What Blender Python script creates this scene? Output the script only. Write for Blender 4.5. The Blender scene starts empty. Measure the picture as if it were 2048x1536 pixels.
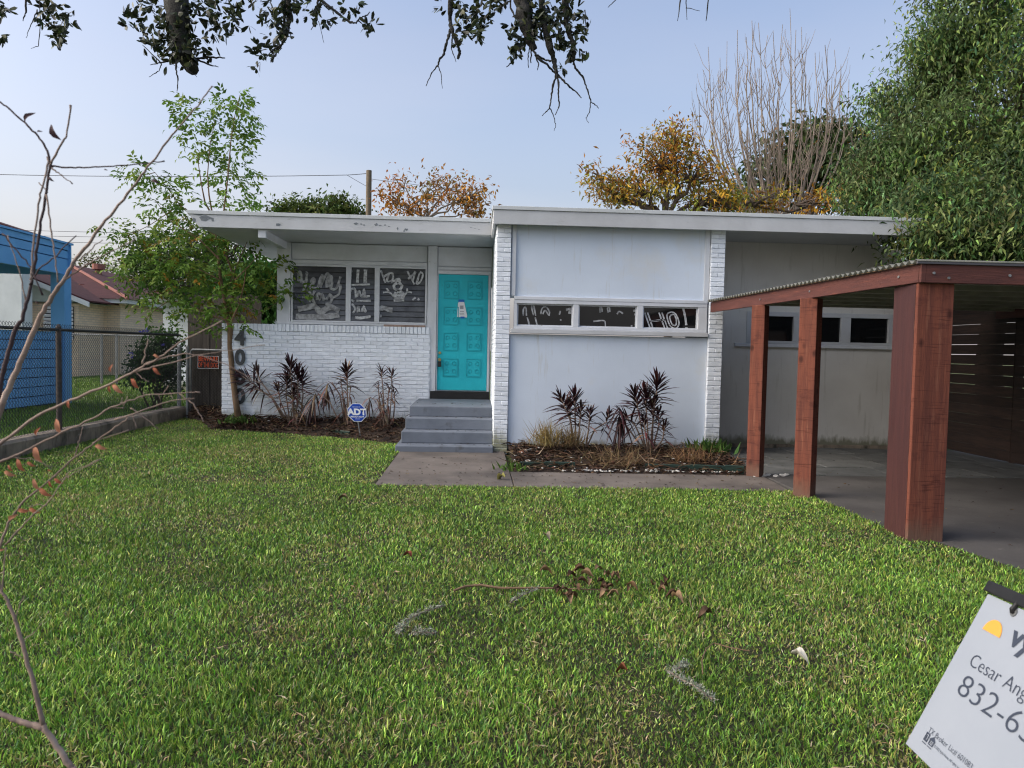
import bpy, bmesh, math, random
import numpy as np
from mathutils import Vector, Matrix

# ---------------------------------------------------------------- camera, sky, sun, exposure
S = bpy.context.scene
COL = S.collection
random.seed(7)
rng = np.random.default_rng(7)
CZ = 1.47                                   # eye height
F = 1500.0                                  # focal length in units of a 2048 wide picture
YAW, ROLL, PITCH = math.radians(2.75), 0.0205, math.atan(68 / 1500)
_f0 = Vector((math.sin(YAW), math.cos(YAW), 0)); _r0 = Vector((math.cos(YAW), -math.sin(YAW), 0)); _z = Vector((0, 0, 1))
FW = _f0 * math.cos(PITCH) - _z * math.sin(PITCH)
_u0 = _z * math.cos(PITCH) + _f0 * math.sin(PITCH)
RT = _r0 * math.cos(ROLL) + _u0 * math.sin(ROLL)
UP = _u0 * math.cos(ROLL) - _r0 * math.sin(ROLL)
CAM = Vector((0, 0, CZ))
cd = bpy.data.cameras.new('camera'); cam = bpy.data.objects.new('camera', cd); COL.objects.link(cam)
cam.matrix_world = Matrix(((RT.x, UP.x, -FW.x, 0), (RT.y, UP.y, -FW.y, 0), (RT.z, UP.z, -FW.z, CZ), (0, 0, 0, 1)))
cd.sensor_width = 36; cd.lens = 36 * F / 2048; cd.clip_start = 0.05; cd.clip_end = 1500
cd.dof.use_dof = True; cd.dof.focus_distance = 9.5; cd.dof.aperture_fstop = 8.5        # a phone lens: only the nearest twigs soften
S.camera = cam

SUN_EL, SUN_AZ = math.radians(37), math.radians(260)      # azimuth clockwise from +Y: from the left
W = bpy.data.worlds.new('World'); S.world = W; W.use_nodes = True
wn = W.node_tree.nodes; wl = W.node_tree.links; wn.clear()
wo = wn.new('ShaderNodeOutputWorld'); wb = wn.new('ShaderNodeBackground'); sky = wn.new('ShaderNodeTexSky')
sky.sky_type = 'NISHITA'; sky.sun_disc = False; sky.sun_elevation = SUN_EL; sky.sun_rotation = SUN_AZ
sky.air_density = 1.0; sky.dust_density = 7.5; sky.ozone_density = 2.4; sky.altitude = 0
wb.inputs['Strength'].default_value = 0.128
# thin high cloud veil over the clear sky, a little uneven all round
_tc = wn.new('ShaderNodeTexCoord'); _mp = wn.new('ShaderNodeMapping'); _mp.inputs['Rotation'].default_value = (0, 0, .6); _mp.inputs['Scale'].default_value = (1.0, 3.2, 5.0)
_nz = wn.new('ShaderNodeTexNoise'); _nz.inputs['Scale'].default_value = 1.3; _nz.inputs['Detail'].default_value = 5
_mr = wn.new('ShaderNodeMapRange'); _mr.inputs[1].default_value = .3; _mr.inputs[2].default_value = .75; _mr.inputs[3].default_value = .22; _mr.inputs[4].default_value = .48
_mx = wn.new('ShaderNodeMix'); _mx.data_type = 'RGBA'; _mx.inputs[7].default_value = (1.45, 1.64, 2.25, 1)
wl.new(_tc.outputs['Generated'], _mp.inputs['Vector']); wl.new(_mp.outputs[0], _nz.inputs['Vector']); wl.new(_nz.outputs['Fac'], _mr.inputs[0])
_sp = wn.new('ShaderNodeSeparateXYZ'); _mh = wn.new('ShaderNodeMapRange'); _mh.inputs[1].default_value = .02; _mh.inputs[2].default_value = .46
_mc = wn.new('ShaderNodeMix'); _mc.data_type = 'RGBA'; _mc.inputs[6].default_value = (4.1, 3.82, 3.76, 1); _mc.inputs[7].default_value = (1.45, 1.64, 2.25, 1)   # the veil is paler towards the horizon, all round
wl.new(_tc.outputs['Generated'], _sp.inputs[0]); wl.new(_sp.outputs[2], _mh.inputs[0]); wl.new(_mh.outputs[0], _mc.inputs[0]); wl.new(_mc.outputs[2], _mx.inputs[7])
wl.new(_mr.outputs[0], _mx.inputs[0]); wl.new(sky.outputs[0], _mx.inputs[6]); wl.new(_mx.outputs[2], wb.inputs['Color']); wl.new(wb.outputs[0], wo.inputs['Surface'])
sl = bpy.data.lights.new('sun', 'SUN'); sl.energy = 0.62; sl.angle = math.radians(60); sl.color = (1.0, 0.985, 0.965)
so = bpy.data.objects.new('sun', sl); COL.objects.link(so)
_sd = Vector((math.sin(SUN_AZ) * math.cos(SUN_EL), math.cos(SUN_AZ) * math.cos(SUN_EL), math.sin(SUN_EL)))
so.rotation_euler = _sd.to_track_quat('Z', 'Y').to_euler(); so.location = (-6, -8, 12)
S.view_settings.view_transform = 'Standard'; S.view_settings.look = 'None'
S.view_settings.exposure = 1.27; S.view_settings.gamma = 1; S.cycles.filter_width = 1.15; S.view_settings.use_curve_mapping = False

# ---------------------------------------------------------------- helpers
def ray(x, y): return FW + RT * ((x - 1024) / F) - UP * ((y - 768) / F)
def atY(x, y, Y): d = ray(x, y); return CAM + d * (Y / d.y)        # a surveyed direction, met at a known depth
def atD(x, y, D): return CAM + ray(x, y) * D
def atZ(x, y, z=0.0): d = ray(x, y); return CAM + d * ((z - CZ) / d.z)

def link(o): COL.objects.link(o); return o
def tag(o, label, cat, group=None, kind=None):
    o['label'] = label
    if cat: o['category'] = cat
    if group: o['group'] = group
    if kind: o['kind'] = kind
    return o
def thing(name, label, cat, loc=(0, 0, 0), group=None):
    o = bpy.data.objects.new(name, None); o.empty_display_size = 0.2; o.location = loc; link(o)
    return tag(o, label, cat, group)
def adopt(o, parent):
    o.parent = parent
    if parent.type == 'EMPTY': o.matrix_parent_inverse = Matrix.Translation(-parent.location)   # geometry is laid out in world space
    return o

class MB:
    def __init__(s): s.v = []; s.f = []; s.c = None
    def add(s, vs, fs):
        n = len(s.v); s.v += [tuple(p) for p in vs]; s.f += [tuple(i + n for i in f) for f in fs]; return s
    def box(s, x0, x1, y0, y1, z0, z1):
        return s.add([(x0, y0, z0), (x1, y0, z0), (x1, y1, z0), (x0, y1, z0), (x0, y0, z1), (x1, y0, z1), (x1, y1, z1), (x0, y1, z1)],
                     [(0, 3, 2, 1), (4, 5, 6, 7), (0, 1, 5, 4), (1, 2, 6, 5), (2, 3, 7, 6), (3, 0, 4, 7)])
    def obox(s, o, a, b, c):       # oriented box: corner and three edge vectors
        o, a, b, c = Vector(o), Vector(a), Vector(b), Vector(c)
        P = [o, o + a, o + a + b, o + b, o + c, o + a + c, o + a + b + c, o + b + c]
        fs = [(0, 3, 2, 1), (4, 5, 6, 7), (0, 1, 5, 4), (1, 2, 6, 5), (2, 3, 7, 6), (3, 0, 4, 7)]
        if a.cross(b).dot(c) < 0: fs = [f[::-1] for f in fs]
        return s.add(P, fs)
    def prism(s, pts, dirv):       # polygon extruded along dirv
        n = len(pts); d = Vector(dirv)
        P = [Vector(p) for p in pts] + [Vector(p) + d for p in pts]
        return s.add(P, [tuple(range(n))[::-1], tuple(range(n, 2 * n))] + [(i, (i + 1) % n, n + (i + 1) % n, n + i) for i in range(n)])
    def tube(s, pts, rad, n=6, cap=True):
        pts = [Vector(p) for p in pts]; m = len(pts)
        if not hasattr(rad, '__len__'): rad = [rad] * m
        base = len(s.v); ref = None
        for i, p in enumerate(pts):
            t = (pts[min(i + 1, m - 1)] - pts[max(i - 1, 0)])
            t = t.normalized() if t.length > 1e-9 else Vector((0, 0, 1))
            if ref is None: ref = Vector((1, 0, 0)) if abs(t.x) < .8 else Vector((0, 1, 0))
            a = (ref - t * ref.dot(t)).normalized(); b = t.cross(a); ref = a
            for k in range(n):
                q = p + (a * math.cos(2 * math.pi * k / n) + b * math.sin(2 * math.pi * k / n)) * rad[i]
                s.v.append(tuple(q))
        for i in range(m - 1):
            for k in range(n):
                k2 = (k + 1) % n
                s.f.append((base + i * n + k, base + i * n + k2, base + (i + 1) * n + k2, base + (i + 1) * n + k))
        if cap:
            s.f.append(tuple(base + k for k in range(n))[::-1]); s.f.append(tuple(base + (m - 1) * n + k for k in range(n)))
        return s
    def ribbon(s, pts, w, nrm, t=0.0):     # flat stroke
        pts = [Vector(p) for p in pts]; nrm = Vector(nrm).normalized(); base = len(s.v); m = len(pts)
        if not hasattr(w, '__len__'): w = [w] * m
        for i, p in enumerate(pts):
            tt = (pts[min(i + 1, m - 1)] - pts[max(i - 1, 0)]).normalized(); sd = nrm.cross(tt) * w[i] * .5
            s.v += [tuple(p - sd), tuple(p + sd)]
        for i in range(m - 1): s.f.append((base + 2 * i, base + 2 * i + 1, base + 2 * i + 3, base + 2 * i + 2))
        return s
    def build(s, name, m, parent=None, smooth=False, bevel=0, label=None, kind=None):
        me = bpy.data.meshes.new(name); me.from_pydata(s.v, [], s.f); me.update()
        if smooth: me.polygons.foreach_set('use_smooth', [True] * len(me.polygons))
        o = bpy.data.objects.new(name, me); link(o)
        if m: me.materials.append(m)
        if parent: adopt(o, parent)
        if bevel:
            b = o.modifiers.new('bevel', 'BEVEL'); b.width = bevel; b.segments = 2; b.limit_method = 'ANGLE'
        if label: o['label'] = label
        if kind: o['kind'] = kind
        return o

def npmesh(name, V, FACES, nper, mat, parent=None, col=None, smooth=False, kind=None):
    """V (n,3); FACES (m,nper) int; col (n,3)"""
    me = bpy.data.meshes.new(name)
    V = np.ascontiguousarray(V, dtype=np.float32); FACES = np.ascontiguousarray(FACES, dtype=np.int32)
    me.vertices.add(len(V)); me.vertices.foreach_set('co', V.ravel())
    me.loops.add(FACES.size); me.loops.foreach_set('vertex_index', FACES.ravel())
    me.polygons.add(len(FACES)); me.polygons.foreach_set('loop_start', np.arange(0, FACES.size, nper, dtype=np.int32))
    me.polygons.foreach_set('loop_total', np.full(len(FACES), nper, dtype=np.int32))
    if smooth: me.polygons.foreach_set('use_smooth', np.ones(len(FACES), dtype=bool))
    me.update(calc_edges=True)
    if col is not None:
        a = me.color_attributes.new('Col', 'FLOAT_COLOR', 'POINT')
        c4 = np.ones((len(V), 4), dtype=np.float32); c4[:, :3] = col; a.data.foreach_set('color', c4.ravel())
    o = bpy.data.objects.new(name, me); link(o); me.materials.append(mat)
    if parent: adopt(o, parent)
    if kind: o['kind'] = kind
    return o

def unit(a): return a / np.maximum(np.linalg.norm(a, axis=-1, keepdims=True), 1e-9)
def leaves(name, P, D, N, L, Wd, col, mat, parent=None, fold=.18, droop=.15, kind=None, wide=.45, oblong=False):
    """folded leaves: two triangle pairs each, pointing along D with face normal N"""
    n = len(P); P = np.asarray(P, float); D = unit(np.asarray(D, float)); N = np.asarray(N, float)
    Sd = unit(np.cross(D, N)); N = np.cross(Sd, D)
    L = np.broadcast_to(L, (n,))[:, None]; Wd = np.broadcast_to(Wd, (n,))[:, None]
    if oblong:
        V = np.empty((n, 6, 3)); V[:, 0] = P
        for k, (t, w) in enumerate(((.30, .78), (.72, 1.0))):
            q = P + D * L * t; V[:, 1 + k] = q + Sd * Wd * .5 * w + N * L * fold * .5; V[:, 5 - k] = q - Sd * Wd * .5 * w + N * L * fold * .5
        V[:, 3] = P + D * L - N * L * droop
        b = (np.arange(n) * 6)[:, None]
        Fc = np.concatenate([b + np.array([[0, 1, 5]]), b + np.array([[1, 2, 4]]), b + np.array([[1, 4, 5]]), b + np.array([[2, 3, 4]])])
        return npmesh(name, V.reshape(-1, 3), Fc, 3, mat, parent, np.repeat(np.asarray(col), 6, axis=0), kind=kind)
    mid = P + D * L * wide
    V = np.empty((n, 5, 3)); V[:, 0] = P; V[:, 1] = mid + Sd * Wd * .5 + N * L * fold * .5; V[:, 2] = P + D * L * 1.0 - N * L * droop
    V[:, 3] = mid - Sd * Wd * .5 + N * L * fold * .5; V[:, 4] = mid
    b = (np.arange(n) * 5)[:, None]
    Fc = np.concatenate([b + np.array([[0, 1, 4]]), b + np.array([[4, 1, 2]]), b + np.array([[0, 4, 3]]), b + np.array([[4, 2, 3]])])
    return npmesh(name, V.reshape(-1, 3), Fc, 3, mat, parent, np.repeat(np.asarray(col), 5, axis=0), kind=kind)

def palette(n, cols, wts=None, jit=.18):
    cols = np.array(cols); w = None if wts is None else np.array(wts) / np.sum(wts)
    c = cols[rng.choice(len(cols), n, p=w)]
    return c * np.exp(rng.normal(0, jit, (n, 1))) * np.exp(rng.normal(0, jit * .3, (n, 3)))

_g = {}
def vnoise(x, y, sc, seed):
    if seed not in _g: _g[seed] = np.random.default_rng(seed).random((64, 64))
    g = _g[seed]; x = np.asarray(x) / sc + 1000; y = np.asarray(y) / sc + 1000
    xi = np.floor(x).astype(int); yi = np.floor(y).astype(int); fx = x - xi; fy = y - yi
    fx = fx * fx * (3 - 2 * fx); fy = fy * fy * (3 - 2 * fy)
    G = lambda i, j: g[i % 64, j % 64]
    return (G(xi, yi) * (1 - fx) + G(xi + 1, yi) * fx) * (1 - fy) + (G(xi, yi + 1) * (1 - fx) + G(xi + 1, yi + 1) * fx) * fy

# ---------------------------------------------------------------- materials
def mat(name, c1, c2=None, scale=4.0, rough=.75, bump=0.0, bscale=40.0, stretch=(1, 1, 1), c3=None, s3=1.0, t3=(.55, .7), spec=.3,
        lo=.35, hi=.65, rand=0.0, metal=0.0, vcol=False, trans=0.0, detail=6.0, knots=None, dirt=None, c4=None, t4=(.6, .75), s4=12.0, st4=(1, 1, 1)):
    m = bpy.data.materials.new(name); m.use_nodes = True; nt = m.node_tree; N = nt.nodes; Lk = nt.links
    P = N['Principled BSDF']; out = N['Material Output']
    P.inputs['Roughness'].default_value = rough; P.inputs['Metallic'].default_value = metal
    P.inputs['Specular IOR Level'].default_value = spec
    geo = N.new('ShaderNodeNewGeometry')
    def noise(sc, st, det=detail, r=.6):
        mp = N.new('ShaderNodeMapping'); mp.inputs['Scale'].default_value = st; Lk.new(geo.outputs['Position'], mp.inputs['Vector'])
        nz = N.new('ShaderNodeTexNoise'); nz.inputs['Scale'].default_value = sc; nz.inputs['Detail'].default_value = det; nz.inputs['Roughness'].default_value = r
        Lk.new(mp.outputs[0], nz.inputs['Vector']); return nz.outputs['Fac']
    def ramp(src, a, b):
        r = N.new('ShaderNodeMapRange'); r.inputs[1].default_value = a; r.inputs[2].default_value = b; r.clamp = True
        Lk.new(src, r.inputs[0]); return r.outputs[0]
    def mix(fac, a, b, mode='MIX'):
        x = N.new('ShaderNodeMix'); x.data_type = 'RGBA'; x.blend_type = mode
        for key, val in ((0, fac), (6, a), (7, b)):
            if hasattr(val, 'links'): Lk.new(val, x.inputs[key])
            elif key == 0: x.inputs[0].default_value = val
            else: x.inputs[key].default_value = (*val, 1)
        return x.outputs[2]
    if vcol:
        a = N.new('ShaderNodeVertexColor'); a.layer_name = 'Col'; col = a.outputs['Color']
        if c2: col = mix(ramp(noise(scale, stretch), lo, hi), col, mix(1.0, col, c2, 'MULTIPLY'))
    else:
        col = c1
        if c2: col = mix(ramp(noise(scale, stretch), lo, hi), c1, c2)
    if c3: col = mix(ramp(noise(s3, stretch), *t3), col, c3)
    if c4: col = mix(ramp(noise(s4, st4), *t4), col, c4)
    if knots:
        mp = N.new('ShaderNodeMapping'); mp.inputs['Scale'].default_value = knots[1]; Lk.new(geo.outputs['Position'], mp.inputs['Vector'])
        vo = N.new('ShaderNodeTexVoronoi'); vo.inputs['Scale'].default_value = knots[0]; Lk.new(mp.outputs[0], vo.inputs['Vector'])
        col = mix(ramp(vo.outputs['Distance'], .17, .07), col, knots[2])
        col = mix(ramp(noise(1.0, (4, 4, 90), 2), .58, .66), col, mix(1.0, col, (.62, .58, .56), 'MULTIPLY'))
    if dirt:                                              # splash-back grime along the foot of a wall
        sp = N.new('ShaderNodeSeparateXYZ'); Lk.new(geo.outputs['Position'], sp.inputs[0])
        zz = N.new('ShaderNodeMath'); zz.operation = 'MULTIPLY_ADD'; Lk.new(noise(5, (2.5, 2.5, .8)), zz.inputs[0]); zz.inputs[1].default_value = -dirt[2]; Lk.new(sp.outputs[2], zz.inputs[2])
        col = mix(ramp(zz.outputs[0], dirt[1], dirt[0]), col, dirt[3])
    if rand:
        oi = N.new('ShaderNodeObjectInfo'); r = N.new('ShaderNodeMapRange'); r.inputs[3].default_value = 1 - rand; r.inputs[4].default_value = 1 + rand
        Lk.new(oi.outputs['Random'], r.inputs[0]); hv = N.new('ShaderNodeHueSaturation'); Lk.new(r.outputs[0], hv.inputs['Value'])
        if hasattr(col, 'links'): Lk.new(col, hv.inputs['Color'])
        else: hv.inputs['Color'].default_value = (*col, 1)
        col = hv.outputs[0]
    if hasattr(col, 'links'): Lk.new(col, P.inputs['Base Color'])
    else: P.inputs['Base Color'].default_value = (*col, 1)
    if bump:
        b = N.new('ShaderNodeBump'); b.inputs['Strength'].default_value = bump; b.inputs['Distance'].default_value = .02
        Lk.new(noise(bscale, stretch, 8, .65), b.inputs['Height']); Lk.new(b.outputs[0], P.inputs['Normal'])
    if trans:
        t = N.new('ShaderNodeBsdfTranslucent'); ms = N.new('ShaderNodeMixShader'); ms.inputs[0].default_value = trans
        if hasattr(col, 'links'): Lk.new(col, t.inputs['Color'])
        else: t.inputs['Color'].default_value = (*col, 1)
        Lk.new(P.outputs[0], ms.inputs[1]); Lk.new(t.outputs[0], ms.inputs[2]); Lk.new(ms.outputs[0], out.inputs['Surface'])
    return m

M = {}
M['paint'] = mat('white_wall_paint', (.605, .685, .785), (.555, .63, .725), 1.2, .7, .12, 60, c3=(.60, .60, .56), s3=.9, t3=(.56, .82), c4=(.46, .475, .46), s4=3.0, st4=(5, 5, .45), t4=(.60, .84), dirt=(-.05, .05, .30, (.22, .22, .17)))
M['recess'] = mat('dingy_white_wall_paint', (.64, .635, .61), (.57, .56, .535), 1.2, .75, .12, 60, c4=(.40, .39, .35), s4=3.0, st4=(5, 5, .45), t4=(.58, .82), dirt=(-.05, .05, .30, (.20, .20, .15)))
M['trim'] = mat('white_trim_paint', (.59, .62, .665), (.52, .545, .575), 3, .6, .08, 80, c4=(.36, .35, .33), s4=9, st4=(1, 1, 1), t4=(.66, .76))
M['fascia'] = mat('weathered_fascia_paint', (.50, .52, .54), (.44, .455, .47), 2.5, .65, .1, 60, c4=(.30, .31, .30), s4=4, st4=(1, 1, 6), t4=(.62, .8))
M['peeled'] = mat('bare_grey_wood_where_paint_peeled', (.13, .15, .17), (.20, .22, .23), 30, .8)
M['drip'] = mat('pale_metal_drip_edge', (.55, .58, .60), (.47, .50, .50), 3, .45, .05, 30, c4=(.26, .29, .24), s4=5, t4=(.64, .78))
M['brick'] = mat('white_painted_brick', (.77, .825, .895), (.70, .75, .81), 6, .75, .35, 90, rand=.07, c4=(.42, .42, .36), s4=5, t4=(.63, .85), dirt=(-.08, .14, .45, (.27, .28, .20)))
M['mortar'] = mat('painted_mortar', (.70, .745, .80), (.58, .61, .65), 9, .85, .3, 90)
M['soffit'] = mat('soffit_paint', (.52, .54, .56), (.46, .48, .49), 2, .75, .05, 40)
M['pane'] = mat('dark_window_glass', (.008, .009, .010), None, rough=.04, spec=.5)
M['louvre'] = mat('dusty_jalousie_glass', (.075, .078, .082), (.045, .047, .05), 3.0, .22, spec=.45, c3=(.15, .155, .16), s3=1.6, t3=(.52, .75))
M['chalk'] = mat('white_window_paint', (.56, .58, .60), (.24, .25, .26), 22, .8, lo=.40, hi=.62)
M['chalk2'] = mat('faint_white_window_paint', (.40, .415, .43), (.17, .175, .18), 14, .8, lo=.38, hi=.62)
M['door'] = mat('turquoise_door_paint', (.018, .46, .54), (.015, .41, .49), 3, .45, .06, 50, c4=(.015, .29, .35), s4=7, t4=(.66, .78))
M['doorline'] = mat('turquoise_moulding_paint', (.015, .37, .44), None, rough=.45)
M['black'] = mat('black_paint', (.012, .012, .013), (.02, .02, .02), 8, .5)
M['brass'] = mat('brass', (.55, .42, .18), (.4, .3, .12), 20, .3, metal=1)
M['step'] = mat('grey_floor_paint_on_concrete', (.155, .178, .215), (.115, .133, .162), 2.5, .6, .1, 50, c4=(.07, .075, .08), s4=6, st4=(1, 1, 1), t4=(.6, .78))
M['concrete'] = mat('old_concrete', (.158, .137, .120), (.100, .086, .076), 1.6, .85, .25, 60, c3=(.060, .053, .049), s3=.9, t3=(.48, .72), c4=(.20, .185, .17), s4=7, t4=(.64, .8))
M['drive'] = mat('dark_stained_driveway_concrete', (.095, .09, .087), (.06, .057, .055), 1.1, .8, .25, 50, c3=(.05, .047, .046), s3=.7, t3=(.5, .75), c4=(.19, .18, .17), s4=6, t4=(.66, .8))
M['slab'] = mat('grey_paving_slab', (.125, .13, .13), (.08, .085, .085), 3, .8, .25, 40, rand=.15, c4=(.05, .06, .04), s4=6, t4=(.6, .75))
M['kerb'] = mat('mossy_kerb_concrete', (.30, .25, .20), (.15, .125, .10), 2.5, .9, .4, 30, c4=(.05, .05, .04), s4=2, st4=(3, 3, 1), t4=(.5, .7), c3=(.38, .36, .33), s3=3, t3=(.62, .75))
M['stain'] = mat('red_brown_wood_stain', (.178, .058, .036), (.108, .037, .027), 2.2, .75, .35, 6, stretch=(9, 9, .7), c4=(.075, .024, .018), s4=2.2, st4=(2.2, 2.2, 3.5), t4=(.56, .72), c3=(.225, .092, .058), s3=3.0, t3=(.58, .75), spec=.2, knots=(3.4, (1.6, 1.6, 1.0), (.055, .018, .013)), dirt=(-.06, .09, .26, (.135, .075, .055)))
M['stain_h'] = mat('red_brown_beam_stain', (.120, .042, .032), (.075, .028, .024), 2.2, .6, .25, 6, stretch=(1.2, 1.2, 12), c4=(.06, .02, .015), s4=4, st4=(1, 1, 2), t4=(.62, .78), c3=(.25, .08, .05), s3=3, t3=(.63, .8))
M['stain_shaded'] = mat('purple_brown_stain_shaded', (.070, .026, .024), (.048, .019, .019), 2.2, .6, .25, 6, stretch=(9, 9, .7), c4=(.05, .016, .014), s4=2.6, st4=(3, 3, 2.2), t4=(.6, .78))  # purple-brown stain, darkened further so the side's shade sits in the colour
M['tin'] = mat('weathered_roof_sheet', (.13, .135, .12), (.09, .095, .085), 2, .5, metal=.1, c4=(.07, .085, .065), s4=4, t4=(.55, .75))
M['rafter'] = mat('grey_green_rafter_wood', (.34, .34, .27), (.24, .245, .19), 4, .8, .2, 20)
M['slat'] = mat('dark_stained_fence_slat', (.040, .024, .019), (.022, .015, .013), 3, .7, .2, 20, stretch=(1, 1, 10), rand=.25)
M['greywood'] = mat('weathered_grey_fence_wood', (.095, .082, .070), (.055, .048, .042), 3, .85, .3, 12, stretch=(14, 14, .8), rand=.2)
M['galv'] = mat('galvanised_pipe', (.26, .275, .28), (.16, .165, .165), 12, .55, metal=.35)
M['wire'] = mat('dark_chain_link_wire', (.035, .036, .036), None, rough=.5, metal=.3)
M['rustpost'] = mat('dull_brown_fence_post', (.085, .07, .062), (.05, .042, .038), 14, .8, .2, 40)
M['orange'] = mat('orange_sign_ink', (.70, .10, .03), (.5, .08, .03), 40, .5)
M['digit'] = mat('dark_grey_metal_digit', (.060, .066, .072), (.045, .05, .055), 20, .45)
M['white'] = mat('white_print', (.72, .74, .76), None, rough=.5)
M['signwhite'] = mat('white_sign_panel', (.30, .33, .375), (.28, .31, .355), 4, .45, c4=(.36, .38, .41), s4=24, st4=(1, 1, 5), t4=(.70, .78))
M['ink'] = mat('slate_sign_ink', (.045, .055, .08), None, rough=.5)
M['sunink'] = mat('amber_sign_ink', (.72, .33, .055), None, rough=.5)
M['adt'] = mat('blue_sign_face', (.008, .065, .42), (.007, .055, .36), 9, .4)
M['paper'] = mat('white_paper', (.70, .71, .73), None, rough=.8)
M['greyink'] = mat('grey_print', (.30, .31, .34), None, rough=.8)
M['tape'] = mat('blue_masking_tape', (.02, .13, .48), None, rough=.6)
M['mulch'] = mat('dark_mulch_soil', (.030, .021, .016), (.055, .037, .026), 9, .95, .8, 40, c4=(.012, .009, .008), s4=4, t4=(.5, .7))
M['vmatte'] = mat('dry_plant_matter', (0, 0, 0), (.7, .7, .7), 20, .85, vcol=True, spec=.15)
M['leaf'] = mat('leaf', (0, 0, 0), (.7, .75, .7), 2.0, .65, vcol=True, trans=.30, spec=.18)
M['leafdark'] = mat('waxy_dark_leaf', (0, 0, 0), (.75, .75, .75), 6, .42, vcol=True, trans=.12, spec=.35)
M['grass'] = mat('grass_blades', (0, 0, 0), None, rough=.42, vcol=True, trans=.18, spec=.4)
M['soil'] = mat('lawn_soil', (.022, .026, .010), (.038, .031, .016), 14, .95, .6, 60, c3=(.018, .022, .009), s3=5, t3=(.5, .65))
M['farground'] = mat('far_ground', (.055, .085, .022), (.075, .085, .03), .6, .95, .3, 20)
M['bark'] = mat('grey_brown_bark', (.115, .085, .062), (.07, .052, .04), 16, .9, .5, 40)
M['barklight'] = mat('light_sapling_bark', (.20, .13, .075), (.13, .085, .05), 14, .8, .3, 40)
M['barkdark'] = mat('dark_lichened_bark', (.030, .028, .027), (.055, .055, .05), 22, .9, .6, 50)
M['twig'] = mat('bare_twig_bark', (.30, .22, .175), (.20, .148, .122), 9, .75, .3, 50, c4=(.45, .36, .30), s4=6, t4=(.6, .75))
M['twigdark'] = mat('dark_twig_bark', (.075, .048, .052), (.05, .034, .036), 12, .75, .3, 50)
M['greytwig'] = mat('bare_tree_bark', (.27, .222, .178), (.20, .16, .128), 3, .85)
M['blue'] = mat('blue_house_paint', (.15, .40, .70), (.125, .36, .65), 1.6, .6, .08, 20, c4=(.11, .31, .58), s4=3, t4=(.62, .8))
M['bluedark'] = mat('dark_blue_paint', (.025, .09, .22), None, rough=.6)
M['shingle'] = mat('red_brown_shingles', (.075, .025, .026), (.048, .018, .019), 3, .9, .5, 8, stretch=(1, 1, 4), c4=(.11, .042, .038), s4=2, t4=(.6, .75))
M['siding'] = mat('pale_green_siding', (.46, .52, .48), (.38, .44, .40), 2, .8, .1, 20, stretch=(1, 1, .2))
M['eave'] = mat('pale_eave_paint', (.62, .66, .66), (.54, .58, .58), 2, .7)
M['vent'] = mat('rusty_roof_vent', (.32, .13, .10), (.22, .09, .07), 8, .7)
M['pole'] = mat('utility_pole_wood', (.20, .16, .11), (.13, .105, .075), 3, .9, .3, 10, stretch=(6, 6, .5))
M['cable'] = mat('cable', (.09, .09, .10), None, rough=.6)
M['stone'] = mat('white_limestone_chip', (.58, .57, .54), (.42, .41, .38), 12, .85)
M['greenplastic'] = mat('dark_green_edging_plastic', (.012, .03, .024), (.02, .04, .03), 6, .55)
def brickmat():
    m = mat('beige_brick_wall', (.5, .4, .3), rough=.85); nt = m.node_tree; N = nt.nodes; Lk = nt.links
    g = N.new('ShaderNodeNewGeometry'); mp = N.new('ShaderNodeSeparateXYZ'); Lk.new(g.outputs['Position'], mp.inputs[0])
    ad = N.new('ShaderNodeMath'); ad.operation = 'ADD'; Lk.new(mp.outputs[0], ad.inputs[0]); Lk.new(mp.outputs[1], ad.inputs[1])
    cb = N.new('ShaderNodeCombineXYZ'); Lk.new(ad.outputs[0], cb.inputs[0]); Lk.new(mp.outputs[2], cb.inputs[1])
    b = N.new('ShaderNodeTexBrick'); b.inputs['Color1'].default_value = (.74, .60, .43, 1); b.inputs['Color2'].default_value = (.64, .51, .37, 1)
    b.inputs['Mortar'].default_value = (.50, .43, .35, 1); b.inputs['Scale'].default_value = 1.0
    b.inputs['Brick Width'].default_value = .30; b.inputs['Row Height'].default_value = .10; b.inputs['Mortar Size'].default_value = .012
    Lk.new(cb.outputs[0], b.inputs['Vector']); Lk.new(b.outputs[0], N['Principled BSDF'].inputs['Base Color'])
    return m
M['nbbrick'] = brickmat()

def text(body, size, mat_, parent, name, o, h, v, extrude=0.0, bold=0.0, label=None, sx=1.0, align='LEFT', fit=0.0):
    """flat or raised lettering laid in the plane with origin o, reading direction h and up direction v"""
    c = bpy.data.curves.new(name, 'FONT'); c.body = body; c.size = size; c.offset = bold; c.extrude = extrude; c.align_x = align
    c.resolution_u = 4
    t = bpy.data.objects.new(name, c); link(t); bpy.context.view_layer.update()
    me = bpy.data.meshes.new_from_object(t.evaluated_get(bpy.context.evaluated_depsgraph_get()))
    bpy.data.objects.remove(t); bpy.data.curves.remove(c)
    h = Vector(h).normalized(); v = Vector(v).normalized(); n = h.cross(v); o = Vector(o)
    if fit: xs = [w.co.x for w in me.vertices]; sx = fit / (max(xs) - min(xs))
    for w in me.vertices: p = w.co.copy(); w.co = o + h * p.x * sx + v * p.y + n * p.z
    me.materials.clear(); me.materials.append(mat_); me.name = name
    ob = bpy.data.objects.new(name, me); link(ob)
    if parent: adopt(ob, parent)
    if label: ob['label'] = label
    return ob

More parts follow.
